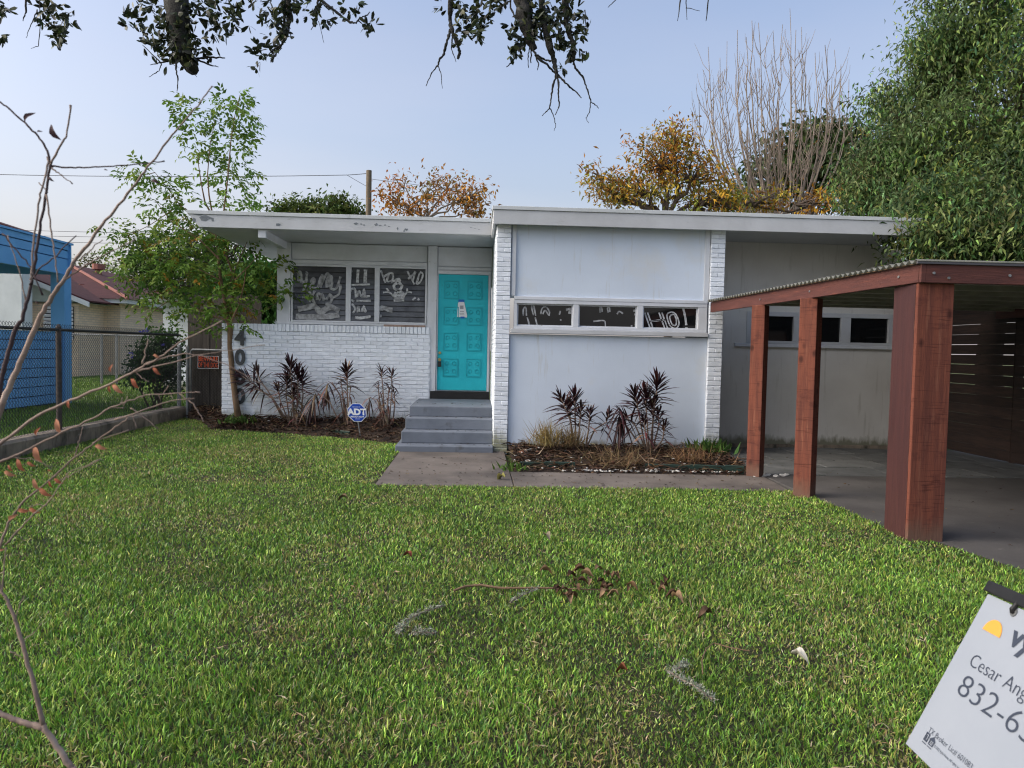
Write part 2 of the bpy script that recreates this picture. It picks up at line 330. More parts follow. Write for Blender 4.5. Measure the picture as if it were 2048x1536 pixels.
# ---------------------------------------------------------------- ground, walks, beds
def drive_left(y): return np.interp(y, [1.0, 3.2, 4.9, 5.7, 6.3, 8.0], [4.25, 4.02, 3.80, 3.66, 3.545, 3.50])
BX, BY = [-5.62, -5.1, -4.5, -3.29, -1.97, -1.12], [14.9, 14.25, 12.98, 12.55, 11.95, 11.35]
def bedline(x): return np.interp(x, BX, BY)
g = MB(); g.add([(-400, -30, -.03), (400, -30, -.03), (400, 700, -.03), (-400, 700, -.03)], [(0, 1, 2, 3)])
go = g.build('ground', M['farground']); go['kind'] = 'structure'; go['label'] = 'flat grassy ground reaching behind the houses'
# lawn soil sheet
def sheet(name, xs0, xs1, y0, y1, nx, ny, zf, m, label):
    V = []; Fc = []
    for j in range(ny + 1):
        y = y0 + (y1 - y0) * j / ny
        a = xs0(y) if callable(xs0) else xs0; b = xs1(y) if callable(xs1) else xs1
        for i in range(nx + 1): x = a + (b - a) * i / nx; V.append((x, y, zf(x, y)))
    for j in range(ny):
        for i in range(nx): k = j * (nx + 1) + i; Fc.append((k, k + 1, k + nx + 2, k + nx + 1))
    o = npmesh(name, np.array(V), np.array(Fc), 4, m, smooth=True); o['kind'] = 'structure'; o['label'] = label
    return o
sheet('lawn', -5.64, lambda y: float(drive_left(y)) + .03 if y < 7.93 else (-1.06 if y < 11.3 else max(-5.6, float(np.interp(y, [11.3, 15], [-1.1, -5.6])))),
      -2.0, 14.95, 60, 90, lambda x, y: .004 + .012 * float(vnoise(x, y, .5, 3)), M['soil'], 'front lawn between the kerb and the driveway')

def grass_blades(x, y, hgt, wid, col, name, z0=0.0, lean=.55):
    n = len(x); az = rng.uniform(0, 2 * np.pi, n); ln = np.abs(rng.normal(0, lean, n))
    d = np.stack([np.cos(az) * np.sin(ln), np.sin(az) * np.sin(ln), np.cos(ln)], 1)
    ln2 = ln + rng.uniform(.1, .7, n); d2 = np.stack([np.cos(az) * np.sin(ln2), np.sin(az) * np.sin(ln2), np.cos(ln2)], 1)
    fa = rng.uniform(0, 2 * np.pi, n); s = np.stack([np.cos(fa), np.sin(fa), np.zeros(n)], 1)
    b = np.stack([x, y, np.full(n, z0)], 1); m = b + d * (hgt * .55)[:, None]; t = m + d2 * (hgt * .5)[:, None]
    w = wid[:, None] * .5
    V = np.stack([b - s * w * .8, b + s * w * .8, m + s * w, m - s * w, t], 1).reshape(-1, 3)
    k = (np.arange(n) * 5)[:, None]
    Fc = np.concatenate([k + np.array([[0, 1, 2]]), k + np.array([[0, 2, 3]]), k + np.array([[3, 2, 4]])])
    o = npmesh(name, V, Fc, 3, M['grass'], None, np.repeat(col, 5, axis=0)); o['kind'] = 'stuff'; return o
GX = []; GY = []; GH = []; GW = []
for (y0, y1, dens, hh, ww) in ((-.5, 1.7, 500, .055, .008), (1.7, 3.4, 12500, .039, .0050), (3.4, 5.0, 8400, .039, .0058), (5.0, 8.0, 5400, .038, .0074), (8.0, 15.0, 3300, .037, .0098)):
    xl = -min(5.66, .78 * y1 + 2.0); xr = min(4.3, .72 * y1 + 2.0)
    n = int((xr - xl) * (y1 - y0) * dens)
    x = rng.uniform(xl, xr, n); y = rng.uniform(y0, y1, n)
    e1 = .05 * (vnoise(x, y, .12, 11) - .5); e2 = .07 * (vnoise(x, y, .1, 12) - .5)
    ok = (x < drive_left(y) + e1 - .0) & np.where(x > -1.06 + e1, y < 7.93 + e2 - .012 * x, y < bedline(x) + 2.4 * e2)
    x, y = x[ok], y[ok]; n = len(x)
    GX.append(x); GY.append(y); GH.append(hh * rng.uniform(.5, 1.25, n) * (.75 + .5 * vnoise(x, y, .35, 5))); GW.append(ww * rng.uniform(.65, 1.3, n))
GX = np.concatenate(GX); GY = np.concatenate(GY); GH = np.concatenate(GH); GW = np.concatenate(GW); n = len(GX)
dry = .55 * vnoise(GX, GY, .55, 21) + .45 * vnoise(GX, GY, .16, 22)
far = np.clip((GY - 7.5) / 4, 0, 1) * np.clip((-GX + 1) / 3, 0, 1)
dry = dry + .10 * far + .16 * np.exp(-((GX + 1.35) ** 2 + (GY - 2.45) ** 2) / .25) + .10 * np.exp(-((GY - 8.05) / .25) ** 2)
dry = dry + .24 * np.exp(-((GX + 2.4) ** 2 / 2.6 + (GY - 10.3) ** 2 / 2.0)) + .10 * np.exp(-((GX + 3.5) ** 2 / 2.0 + (GY - 8.0) ** 2 / 1.5))
edge = np.minimum(np.abs(GX - drive_left(GY)), np.where(GX > -1, np.abs(GY - 7.93), np.abs(GY - bedline(GX))))
dry = dry + .16 * np.exp(-edge / .10)
pt = np.clip((dry - .46) * 1.7, .04, .75); u = rng.random(n)
lush = vnoise(GX, GY, .8, 31) * .6 + vnoise(GX, GY, .25, 32) * .4
gcol = palette(n, [(.076, .160, .020), (.126, .218, .028), (.235, .30, .066), (.042, .098, .021)], [3, 4, 2.3, 2.8], .32)
gcol *= (1.85 - .85 * lush)[:, None]
yel = u < pt * .62; gcol[yel] = palette(int(yel.sum()), [(.32, .31, .09), (.25, .28, .07)], None, .2)
tan = u < pt * .22; gcol[tan] = palette(int(tan.sum()), [(.45, .36, .20), (.34, .25, .13), (.52, .44, .28)], None, .2)
GH[tan] *= .85
go = grass_blades(GX, GY, GH, GW, gcol, 'lawn_grass', .004); go['label'] = 'mown green grass of the front lawn with dry straw patches'
# dead thatch lying in the turf
n = 13000; y = 1.7 + 10 * rng.random(n) ** 1.7; x = rng.uniform(-1, 1, n) * (.75 * y + .6)
d_ = .55 * vnoise(x, y, .55, 21) + .45 * vnoise(x, y, .16, 22) + .22 * np.exp(-((x + 1.35) ** 2 + (y - 2.45) ** 2) / .25)
ok = (rng.random(n) < np.clip((d_ - .40) * 3, .08, 1)) & (x > -5.6) & (x < drive_left(y) - .03) & np.where(x > -1.1, y < 7.9, y < bedline(x)); x, y = x[ok], y[ok]; n = len(x)
az = rng.uniform(0, 6.28, n); D = np.stack([np.cos(az), np.sin(az), rng.normal(.1, .2, n)], 1)
leaves('thatch', np.stack([x, y, rng.uniform(.012, .042, n)], 1), D, np.array([[0, 0, 1.]]) + rng.normal(0, .3, (n, 3)), rng.uniform(.02, .06, n), .0042 * (1 + y / 8),
       palette(n, [(.36, .28, .15), (.26, .18, .09), (.42, .36, .22)]), M['vmatte'], None, fold=.02, kind='stuff')['label'] = 'dead straw coloured thatch lying in the lawn'
# neighbour's grass
n = 60000; y = 9 + 27 * rng.random(n) ** 1.5; x = rng.uniform(-1, 0, n) * (y * .36) - 5.95; ok = (x > -.95 * y); x, y = x[ok], y[ok]; n = len(x)
cc = palette(n, [(.085, .18, .022), (.13, .24, .028), (.17, .27, .04)], None, .2) * (.75 + .6 * vnoise(x, y, 2.5, 41))[:, None]
grass_blades(x, y, .07 * rng.uniform(.6, 1.3, n), .012 * (y / 11), cc, 'neighbour_grass', -.03)['label'] = 'grass of the next door yard behind the chain-link fence'

# concrete
def slabmesh(name, pts, z0, z1, m, label, bevel=.008):
    o = MB().prism([(a, b, z0) for a, b in pts], (0, 0, z1 - z0)).build(name, m, bevel=bevel); o['kind'] = 'structure'; o['label'] = label; return o
slabmesh('front_walk', [(-1.05, 7.93), (.42, 7.90), (.42, 10.66), (-1.05, 10.66)], -.05, .022, M['concrete'], 'concrete walk from the lawn edge to the entry steps')
slabmesh('cross_walk', [(.428, 7.90), (2.1, 7.87), (3.40, 7.84), (3.47, 8.84), (.428, 8.9)], -.05, .018, M['concrete'], 'concrete walk along the mulch bed to the driveway')
slabmesh('driveway', [(float(drive_left(y)), y) for y in (-3, 1, 2, 3.2, 4, 4.9, 5.3, 5.7, 6.0, 6.3, 7, 8, 8.92)] + [(8.2, 8.92), (8.2, -3)], -.05, .012, M['drive'], 'dark stained concrete driveway under the carport')
# rear paving slabs under the carport
pv = thing('paving', 'cracked dark paving slabs beside the recessed wall under the carport', 'paving', (5, 10.3, 0)); pv['kind'] = 'structure'; del pv['category']
yy = 8.945
for r in range(4):
    dy = .66; xx = 3.56 - .3 * (r % 2)
    while xx < 7.5:
        dx = random.choice((.62, .75, .9)); a = max(xx, 3.56)
        if xx + dx - a > .1:
            z = .016 + random.uniform(-.004, .008)
            MB().obox((a, yy, -.04 ), (xx + dx - a - .018, random.uniform(-.01, .01), 0), (random.uniform(-.01, .01), dy - .02, 0), (0, 0, .04 + z)).build('slab', M['slab'], pv, bevel=.006)
        xx += dx
    yy += dy

# mulch beds
def bed(name, x0, x1, front, back, h, label):
    V = []; Fc = []; nx, ny = 90, 26
    for i in range(nx + 1):
        x = x0 + (x1 - x0) * i / nx; f = front(x); b = back(x)
        for j in range(ny + 1):
            t = j / ny; y = f + (b - f) * t
            z = .006 + h * min(1, t * 1.35) ** .8 * 1.0 + .05 * (float(vnoise(x, y, .22, 51)) - .5) * min(1, t * 6) + .022 * (float(vnoise(x, y, .07, 52)) - .4)
            V.append((x, y, max(z, .003)))
    for i in range(nx):
        for j in range(ny): k = i * (ny + 1) + j; Fc.append((k, k + ny + 1, k + ny + 2, k + 1))
    o = npmesh(name, np.array(V), np.array(Fc), 4, M['mulch'], smooth=True); o['kind'] = 'structure'; o['label'] = label
    def hz(x, y):
        f = np.array([front(a) for a in np.atleast_1d(x)]); b = np.array([back(a) for a in np.atleast_1d(x)])
        t = np.clip((y - f) / (b - f), 0, 1); return .02 + h * np.minimum(1, t * 1.35) ** .8 + .05 * (vnoise(x, y, .22, 51) - .5) * np.minimum(1, t * 6)
    return hz
lfront = lambda x: float(bedline(x)) - .04
lback = lambda x: 13.14 if x > -4.42 else 14.85
LZ = bed('mulch_bed', -5.6, -1.13, lfront, lback, .20, 'dark mulch bed in front of the white brick wall')
rfront = lambda x: 8.93 - .02 * x
rback = lambda x: 10.66
RZ = bed('mulch_bed', .47, 3.46, rfront, rback, .10, 'dark mulch bed in front of the white stucco panel')
def debris(x0, x1, front, back, hz, n, tanw, name, label):
    x = rng.uniform(x0, x1, n); t = rng.random(n); f = np.array([front(a) for a in x]); b = np.array([back(a) for a in x]); y = f + (b - f) * t
    az = rng.uniform(0, 6.28, n); D = np.stack([np.cos(az), np.sin(az), rng.normal(.12, .25, n)], 1)
    stick = rng.random(n) < tanw
    L = np.where(stick, rng.uniform(.10, .32, n), rng.uniform(.03, .10, n)); Wd = np.where(stick, rng.uniform(.005, .009, n), rng.uniform(.015, .04, n))
    c = palette(n, [(.05, .03, .02), (.075, .045, .03), (.03, .02, .015), (.10, .055, .035)], None, .25)
    c[stick] = palette(int(stick.sum()), [(.19, .13, .08), (.13, .08, .05), (.10, .055, .035), (.27, .21, .14)], None, .2)
    o = leaves(name, np.stack([x, y, hz(x, y) + rng.uniform(.0, .035, n)], 1), D, np.array([[0, 0, 1.]]) + rng.normal(0, .5, (n, 3)), L, Wd, c, M['vmatte'], None, fold=.1, kind='stuff'); o['label'] = label
debris(-5.5, -1.15, lfront, lback, LZ, 3600, .12, 'bark_litter', 'bark chips and dry leaf litter on the bed by the brick wall')
debris(.5, 3.44, rfront, rback, RZ, 4200, .22, 'bark_litter', 'bark chips and straw on the bed below the stucco panel')

lx = np.concatenate([rng.uniform(-1.0, 3.4, 170), rng.uniform(3.6, 7.2, 160), rng.uniform(-1.0, .25, 40)]); ly = np.concatenate([rng.uniform(7.95, 8.85, 170), rng.uniform(4.5, 11.5, 160), rng.uniform(8.9, 10.4, 40)])
lok = (lx < 3.3) | (lx > drive_left(ly) + .1); lx, ly = lx[lok], ly[lok]; n = len(lx); az = rng.uniform(0, 6.28, n)
leaves('leaf_litter', np.stack([lx, ly, np.full(n, .028)], 1), np.stack([np.cos(az), np.sin(az), np.full(n, .05)], 1), np.array([[0, 0, 1.]]) + rng.normal(0, .25, (n, 3)), rng.uniform(.015, .055, n), rng.uniform(.006, .022, n),
       palette(n, [(.10, .06, .035), (.06, .04, .025), (.17, .12, .06), (.03, .025, .02)]), M['vmatte'], None, fold=.2, kind='stuff')['label'] = 'small dry leaf bits scattered on the concrete walk and driveway'
sx = np.concatenate([rng.uniform(-1.0, .22, 16) for _ in range(4)]); sy = np.concatenate([np.full(16, a) + rng.normal(0, .07, 16) for a in (10.66, 10.98, 11.28, 11.9)]); sz = np.repeat([.112, .279, .445, .599], 16); n = len(sx); az = rng.uniform(0, 6.28, n)
leaves('leaf_litter', np.stack([sx, sy, sz], 1), np.stack([np.cos(az), np.sin(az), np.full(n, .05)], 1), np.array([[0, 0, 1.]]) + rng.normal(0, .25, (n, 3)), rng.uniform(.02, .06, n), rng.uniform(.008, .02, n),
       palette(n, [(.08, .05, .03), (.05, .035, .025), (.03, .025, .02)]), M['vmatte'], None, fold=.2, kind='stuff')['label'] = 'dry leaf bits lying on the entry steps'

def pebble(r):
    ph = [rng.uniform(.65, 1.2) for _ in range(14)]
    b = bmesh.new(); bmesh.ops.create_icosphere(b, subdivisions=1, radius=r)
    V = [(v.co.x * ph[i % 14], v.co.y * ph[(i * 3) % 14], v.co.z * .55 * ph[(i * 5) % 14]) for i, v in enumerate(b.verts)]
    Fc = [tuple(v.index for v in f.verts) for f in b.faces]; b.free(); return V, Fc
mb = MB()
def gravel(n, fx, fy, hz, r0, r1):
    for _ in range(n):
        x = fx(); y = fy(x); V, Fc = pebble(random.uniform(r0, r1)); z = float(np.atleast_1d(hz(np.array([x]), np.array([y])))[0])
        mb.add([(a + x, b + y, c + z + .006) for a, b, c in V], Fc)
gravel(150, lambda: random.triangular(.9, 3.45, 1.5), lambda x: 8.93 + abs(random.gauss(0, .06)), RZ, .010, .026)
gravel(60, lambda: random.uniform(.5, 3.4), lambda x: random.uniform(8.95, 10.0), RZ, .010, .028)
gravel(26, lambda: random.uniform(.5, 1.0), lambda x: random.uniform(9.2, 10.2), RZ, .014, .04)
gravel(14, lambda: random.uniform(3.3, 3.9), lambda x: random.uniform(8.75, 8.95), lambda x, y: np.array([.012]), .014, .045)
gravel(12, lambda: random.uniform(-3.8, -1.3), lambda x: bedline(x) + random.uniform(.1, .9), LZ, .010, .022)
gv = mb.build('gravel', M['stone'], smooth=False); gv['kind'] = 'stuff'; gv['label'] = 'white stone chips scattered along the edge of the bed by the walk'
for (px, py, r, lb) in ((398, 832, .13, 'large pale flat rock lying on the grass in front of the wooden gate'), (425, 846, .045, 'small white rock in the dark soil right of the gate')):
    p = atZ(px, py, .03); V, Fc = pebble(r); tag(MB().add([(a + p.x, b + p.y, c * .8 + .03) for a, b, c in V], Fc).build('rock', M['stone'], smooth=True), lb, 'rock')
for (pts, lb) in (([(560, 858), (600, 862), (650, 866), (700, 872)], 'dark green plastic edging strip along the left mulch bed'),
                  ([(1040, 932), (1090, 933), (1150, 935)], 'short dark green edging strip in front of the dry grass tufts'),
                  ([(1290, 936), (1380, 939), (1450, 942), (1488, 944)], 'dark green edging strip in the right bed beside the first red post')):
    P = [atZ(x, y, .04) for x, y in pts]; m_ = MB()
    for i in range(len(P) - 1):
        d = P[i + 1] - P[i]; m_.obox(P[i] + Vector((0, 0, -.06)), d, d.cross(Vector((0, 0, 1))).normalized() * .014, (0, 0, .10 + .01 * i))
        m_.tube([P[i] + Vector((0, 0, .045 + .01 * i)), P[i + 1] + Vector((0, 0, .045 + .01 * i))], .013, 6)
    tag(m_.build('bed_edging', M['greenplastic']), lb, 'edging', 'garden bed edging strips')

# ---------------------------------------------------------------- the house
YF, YD, YR = 10.65, 13.2, 11.75
SOF, RT_Z = 3.245, 3.46
H = thing('white_house', 'white single storey house with painted brick, turquoise door and flat roof', 'house', (0, 13, 0))
def hb(name, m, *boxes, bevel=.004, label=None, parent=None):
    b = MB()
    for x in boxes: b.box(*x)
    return b.build(name, M[m], parent or H, bevel=bevel, label=label)
def brickmesh(l, h, d):
    j = lambda: rng.uniform(-.0022, .0022); c = .005
    x, y, z = l / 2, d / 2, h / 2; v = []
    for yy, k in ((-y, c), (-y + c, 0), (y, 0)):
        v += [(-x + k + j(), yy + j(), -z + k + j()), (x - k + j(), yy + j(), -z + k + j()), (x - k + j(), yy + j(), z - k + j()), (-x + k + j(), yy + j(), z - k + j())]
    f = [(0, 1, 2, 3)]
    for a in (0, 4): f += [(a + i, a + 4 + i, a + 4 + (i + 1) % 4, a + (i + 1) % 4) for i in range(4)]
    return v, [q[::-1] for q in f[1:]] + [f[0]]
def brick_me(l, h, d):
    v, f = brickmesh(l, h, d); me = bpy.data.meshes.new('brick'); me.from_pydata(v, [], f); me.materials.append(M['brick']); return me
FULL = [brick_me(.1995, .0585, .05) for _ in range(5)]; HALF = [brick_me(.0985, .0585, .05) for _ in range(4)]; SOLD = [brick_me(.058, .118, .06) for _ in range(4)]
def put_brick(me, x, y, z, name='brick'):
    o = bpy.data.objects.new(name, me); link(o); o.location = (x, y + random.uniform(-.003, .003), z); o.rotation_euler = (0, random.uniform(-.006, .006), 0)
    adopt(o, H); return o
CH = .0677
# corner pier at the end of the wing wall
hb('wing_wall', 'mortar', (.262, .458, YF + .012, YD + .3, -.02, SOF), bevel=0)
rest = MB()
for k in range(48):
    z = .034 + k * CH
    if k % 2: put_brick(random.choice(FULL), .36, YF + .025, z)
    else:
        put_brick(random.choice(HALF), .3095, YF + .025, z); put_brick(random.choice(HALF), .4105, YF + .025, z)
    y = YF + (.055 if k % 2 else .155)
    if not k % 2: 
        v, f = brickmesh(.0955, .0585, .05); rest.add([(.279 + b, YF + .10 + a, z + c) for a, b, c in v], f)
    while y < YD - .02:
        L = min(.1995, YD - y); v, f = brickmesh(L, .0585, .05)
        rest.add([(.279 + b + rng.uniform(-.002, .002), y + L / 2 - a, z + c) for a, b, c in v], f); y += .2035
# right pier
hb('pier', 'mortar', (3.322, 3.53, YF + .012, YR + .1, -.02, SOF), bevel=0)
for k in range(48):
    z = .034 + k * CH
    if k % 2: put_brick(random.choice(FULL), 3.426, YF + .022, z)
    else: put_brick(random.choice(HALF), 3.3755, YF + .022, z); put_brick(random.choice(HALF), 3.4765, YF + .022, z)
# low brick wall below the left window
LX0, LX1, LT = -4.385, -.81, 1.835
hb('brick_backing', 'mortar', (LX0 + .012, LX1 - .005, YD - .035, YD + .20, -.05, LT - .02), bevel=0)
nb = 0; zt = LT - .128
for r in range(25):
    z = zt - .034 - r * CH; x = LX0 + (0 if r % 2 else .1)
    if r % 2 == 0:
        (put_brick(random.choice(HALF), LX0 + .048, YD - .022, z), ) if nb < 156 else rest.add([(LX0 + .048 + a, YD - .022 + b, z + c) for a, b, c in brickmesh(.0955, .0585, .05)[0]], brickmesh(.0955, .0585, .05)[1]); nb += 1
    while x < LX1 - .03:
        L = min(.1995, LX1 - x)
        if nb < 156 and L > .19: put_brick(random.choice(FULL), x + .0998, YD - .022, z)
        else:
            v, f = brickmesh(L, .0585, .05); rest.add([(x + L / 2 + a, YD - .022 + b + rng.uniform(-.003, .003), z + c) for a, b, c in v], f)
        nb += 1; x += .2035
x = LX0 + .03
while x < LX1:
    put_brick(random.choice(SOLD), x, YD - (.022 if x < -3.45 else .034), LT - .062, 'soldier_brick'); x += .0685
rest.build('brickwork', M['brick'], H, kind='stuff')
# window wall, posts, header panel, door wall
hb('wall', 'paint', (-3.46, .24, YD + .06, YD + .22, 0, SOF), (-3.46, -3.26, YD + .22, YD + 6.5, 0, SOF), bevel=0)
hb('corner_board', 'trim', (-3.465, -3.235, YD - .005, YD + .06, 1.84, SOF))
hb('post', 'trim', (-.872, -.712, YD - .02, YD + .07, .58, SOF))
hb('header_panel', 'trim', (-3.225, -.885, YD + .035, YD + .06, 2.965, SOF))
hb('door_header_panel', 'trim', (-.70, .24, YD + .035, YD + .06, 2.905, SOF))
hb('trim_board', 'trim', (-3.23, -.878, YD + .005, YD + .06, 2.885, 2.955))
hb('door_frame', 'trim', (-.706, -.688, YD, YD + .1, .60, 2.77), (.188, .225, YD, YD + .1, .60, 2.77), (-.706, .225, YD - .002, YD + .1, 2.772, 2.835), (-.706, .235, YD + .015, YD + .06, 2.84, 2.895))
hb('threshold', 'black', (-.80, .238, YD - .045, YD + .08, .585, .725), bevel=.004)
hb('sill', 'trim', (-3.24, -.875, YD - .03, YD + .08, 1.842, 1.885))
rs = MB().box(-1.62, -.90, YD - .045, YD - .031, 1.832, 1.868).build('rotten_sill_edge', M['twig'], H)
# jalousie window: three lights with glass louvres
win = hb('window_frame', 'trim', (-3.225, -.885, YD + .0, YD + .055, 1.888, 1.915), (-3.225, -.885, YD + .0, YD + .055, 2.848, 2.882),
         (-3.226, -3.196, YD + .002, YD + .055, 1.915, 2.848), (-.914, -.884, YD + .002, YD + .055, 1.915, 2.848),
         (-2.285, -2.20, YD - .01, YD + .055, 1.915, 2.848), (-1.79, -1.705, YD - .01, YD + .055, 1.915, 2.848), bevel=.003)
for a, b in ((-3.19, -2.29), (-2.195, -1.795), (-1.70, -.918)):
    for k in range(10):
        z = 1.918 + k * .093
        MB().obox((a, YD + .028, z), (b - a, 0, 0), (0, .007, 0), (0, .018, .0925)).build('louvre', M['louvre'], win)
        MB().box(a, b, YD + .025, YD + .033, z - .003, z + .0025).build('louvre_clip', M['black'], win)
hb('window_backing', 'black', (-3.19, -.918, YD + .053, YD + .058, 1.915, 2.848), bevel=0)
def strokes(name, S_, ox, oy, sc, Y, w, m):
    b = MB()
    for s in S_:
        wd = w
        if isinstance(s[0], (int, float)): wd = s[0]; s = s[1:]
        P = [atY(ox + x / sc, oy + y / sc, Y) for x, y in s]
        Q = []                                    # smoothed line
        for i in range(len(P) - 1):
            p0, p1, p2, p3 = P[max(i - 1, 0)], P[i], P[i + 1], P[min(i + 2, len(P) - 1)]
            for t in (0, .25, .5, .75): Q.append(.5 * ((2 * p1) + (p2 - p0) * t + (2 * p0 - 5 * p1 + 4 * p2 - p3) * t * t + (3 * p1 - p0 - 3 * p2 + p3) * t ** 3))
        Q.append(P[-1]); b.ribbon(Q, [wd * random.uniform(.75, 1.15) for _ in Q], (0, -1, 0))
    return b.build(name, M[m], H, kind='stuff')
yv = YD + .02
strokes('painted_lettering', [[(235, 400), (240, 290), (265, 290), (275, 420)], [(330, 290), (345, 300), (330, 430), (300, 525)], [(275, 420), (320, 400)],
    [(375, 490), (430, 430), (440, 375), (412, 372), (400, 470), (470, 490)], [(480, 490), (530, 335), (545, 350), (510, 470)], [(515, 480), (590, 315), (625, 320), (595, 400), (600, 480)],
    [(620, 470), (650, 320), (668, 420), (650, 490), (720, 490), (775, 340)], [(775, 440), (755, 560), (680, 605), (640, 600)],
    [(285, 605), (370, 600)], [(375, 530), (440, 680)], [(445, 520), (380, 670)], [(470, 640), (480, 560), (510, 570), (500, 640), (540, 560), (560, 650)],
    [(590, 640), (640, 570), (665, 620), (640, 680), (580, 690)]], 560, 500, 6.4, yv, .046, 'chalk2')
strokes('painted_lettering', [[.055, (905, 250), (900, 350), (890, 420)], [.05, (1000, 250), (990, 420)], [.06, (1095, 250), (1090, 420)], [(870, 450), (1150, 440)], [(890, 600), (910, 510), (960, 500), (970, 610)],
    [(990, 600), (1010, 520), (1040, 600)], [(1060, 600), (1075, 500), (1095, 610)], [(1040, 600), (1150, 590)], [(870, 655), (910, 640), (950, 660)], [(980, 650), (1160, 650)],
    [(900, 800), (890, 720), (930, 700), (960, 760), (930, 810)], [(990, 800), (1000, 720), (1020, 790)], [(1050, 790), (1070, 720), (1100, 790), (1060, 770)], [.05, (960, 860), (1030, 870), (1160, 850)]], 560, 500, 6.4, yv, .036, 'chalk')
strokes('painted_lettering', [[(1290, 260), (1350, 420)], [(1330, 340), (1400, 300)], [(1400, 290), (1370, 400), (1440, 380), (1440, 300), (1390, 300)], [(1630, 270), (1720, 440)], [(1640, 370), (1740, 280)], [(1730, 270), (1700, 400)],
    [(1790, 290), (1750, 430), (1800, 400), (1830, 310), (1790, 280)], [.035, (1695, 640), (1735, 605)], [.035, (1770, 620), (1775, 645)]], 560, 500, 6.4, yv, .036, 'chalk')
strokes('painted_snowman', [[.05, (1500, 420), (1460, 450), (1470, 500), (1530, 510), (1560, 460), (1520, 415)], [.04, (1420, 410), (1480, 390), (1540, 410)], [.04, (1480, 380), (1520, 370), (1540, 400)],
    [.075, (1490, 540), (1470, 600), (1520, 630), (1570, 590), (1550, 540), (1500, 530)], [.05, (1510, 570), (1530, 600)], [(1460, 610), (1400, 540), (1320, 545)], [(1400, 540), (1360, 490)],
    [(1590, 590), (1630, 540), (1690, 545)], [(1630, 540), (1625, 490)], [.05, (1455, 645), (1590, 640)]], 560, 500, 6.4, yv, .03, 'chalk')
strokes('painted_snow', [[.09, (1250, 760), (1330, 740), (1400, 765), (1440, 770)], [.05, (1260, 850), (1300, 840)], [.10, (230, 760), (330, 740), (440, 720), (520, 790), (640, 730), (760, 780)], [.10, (200, 850), (400, 860), (600, 850), (760, 830)]], 560, 500, 6.4, yv, .06, 'chalk2')
# front door
dr = hb('front_door', 'door', (-.686, .186, YD + .035, YD + .075, .742, 2.768), bevel=.003)
yp = YD + .035
for c in range(2):
    for r in range(4):
        x0 = -.585 + c * .405; x1 = x0 + .258; z0 = .985 + r * .452; z1 = z0 + .315
        p = MB().box(x0 + .012, x1 - .012, yp - .006, yp + .002, z0 + .012, z1 - .012).build('door_panel', M['door'], dr, bevel=.004)
        m_ = MB()
        for (a, b, e, f_) in ((x0, x1, z0, z0 + .012), (x0, x1, z1 - .012, z1), (x0, x0 + .012, z0 + .012, z1 - .012), (x1 - .012, x1, z0 + .012, z1 - .012)): m_.box(a, b, yp - .018, yp + .002, e, f_)
        for sx in (-1, 1):
            for sz in (-1, 1):
                cx = (x0 + x1) / 2 + sx * .058; cz = (z0 + z1) / 2 + sz * .068
                m_.tube([(cx + sx * .034 * math.cos(t) * (1 - t / 14), yp - .009, cz + .04 * math.sin(t) * (1 - t / 14)) for t in np.linspace(-1.2, 5.6, 14)], .0075, 5)
        m_.build('panel_moulding', M['doorline'], dr)
    
MB().tube([(-.645, yp + .005, 1.395), (-.645, yp - .02, 1.395)], .024, 14).build('deadbolt', M['brass'], dr, smooth=False)
MB().tube([(-.645, yp + .005, 1.275), (-.645, yp - .05, 1.275), (-.645, yp - .055, 1.275), (-.645, yp - .075, 1.275)], [.016, .016, .03, .026], 14).build('door_knob', M['brass'], dr)
MB().box(-.675, -.615, yp - .085, yp - .045, 1.15, 1.245).build('lock_box', M['black'], dr, bevel=.008)
# notice taped to the door
nt_ = thing('door_notice', 'white paper notice taped with blue tape to the turquoise door', 'notice', (-.27, yp - .012, 2.05))
q = [atY(x, y, yp - .012) for x, y in ((920, 602), (928, 602), (935, 635), (914, 634), (916, 606))]
MB().prism(q, (0, .002, 0)).build('paper', M['paper'], nt_)
for (x0, y0, x1, y1) in ((917, 599, 929, 604), (921, 633, 929, 637)):
    a, b = atY(x0, y0, yp - .014), atY(x1, y1, yp - .014); MB().box(a.x, b.x, yp - .0165, yp - .0135, b.z, a.z).build('tape', M['tape'], nt_)
mm = MB()
for (x0, y0, x1, y1) in ((920, 611, 927, 618), (920, 622, 928, 623.5), (919, 626, 928, 627.2), (920, 629, 929, 630)):
    a, b = atY(x0, y0, yp - .014), atY(x1, y1, yp - .014); mm.box(a.x, b.x, yp - .0145, yp - .013, b.z, a.z)
mm.build('print', M['greyink'], nt_)
# front stucco panel with long window
FX0, FX1 = .466, 3.318
hb('stucco_panel', 'paint', (FX0, FX1, YF + .05, YF + .15, -.02, 1.70), (FX0, FX1, YF + .05, YF + .15, 2.215, SOF), bevel=0, label='white stucco panel above and below the long window')
hb('panel_trim', 'trim', (.52, 3.30, YF + .012, YF + .05, 2.188, 2.235), (.478, .535, YF + .02, YF + .05, 2.238, SOF), (3.245, 3.316, YF + .03, YF + .05, 2.238, SOF))
hb('sill', 'fascia', (.475, 3.31, YF - .025, YF + .09, 1.712, 1.772), bevel=.006)
wf = hb('long_window_frame', 'trim', (.52, 3.30, YF + .018, YF + .12, 1.774, 1.818), (.52, 3.30, YF + .018, YF + .12, 2.135, 2.186), (.52, .565, YF + .02, YF + .12, 1.818, 2.135), (3.17, 3.30, YF + .02, YF + .12, 1.818, 2.135),
        (1.365, 1.445, YF + .02, YF + .12, 1.818, 2.135), (2.285, 2.372, YF + .02, YF + .12, 1.818, 2.135), bevel=.004)
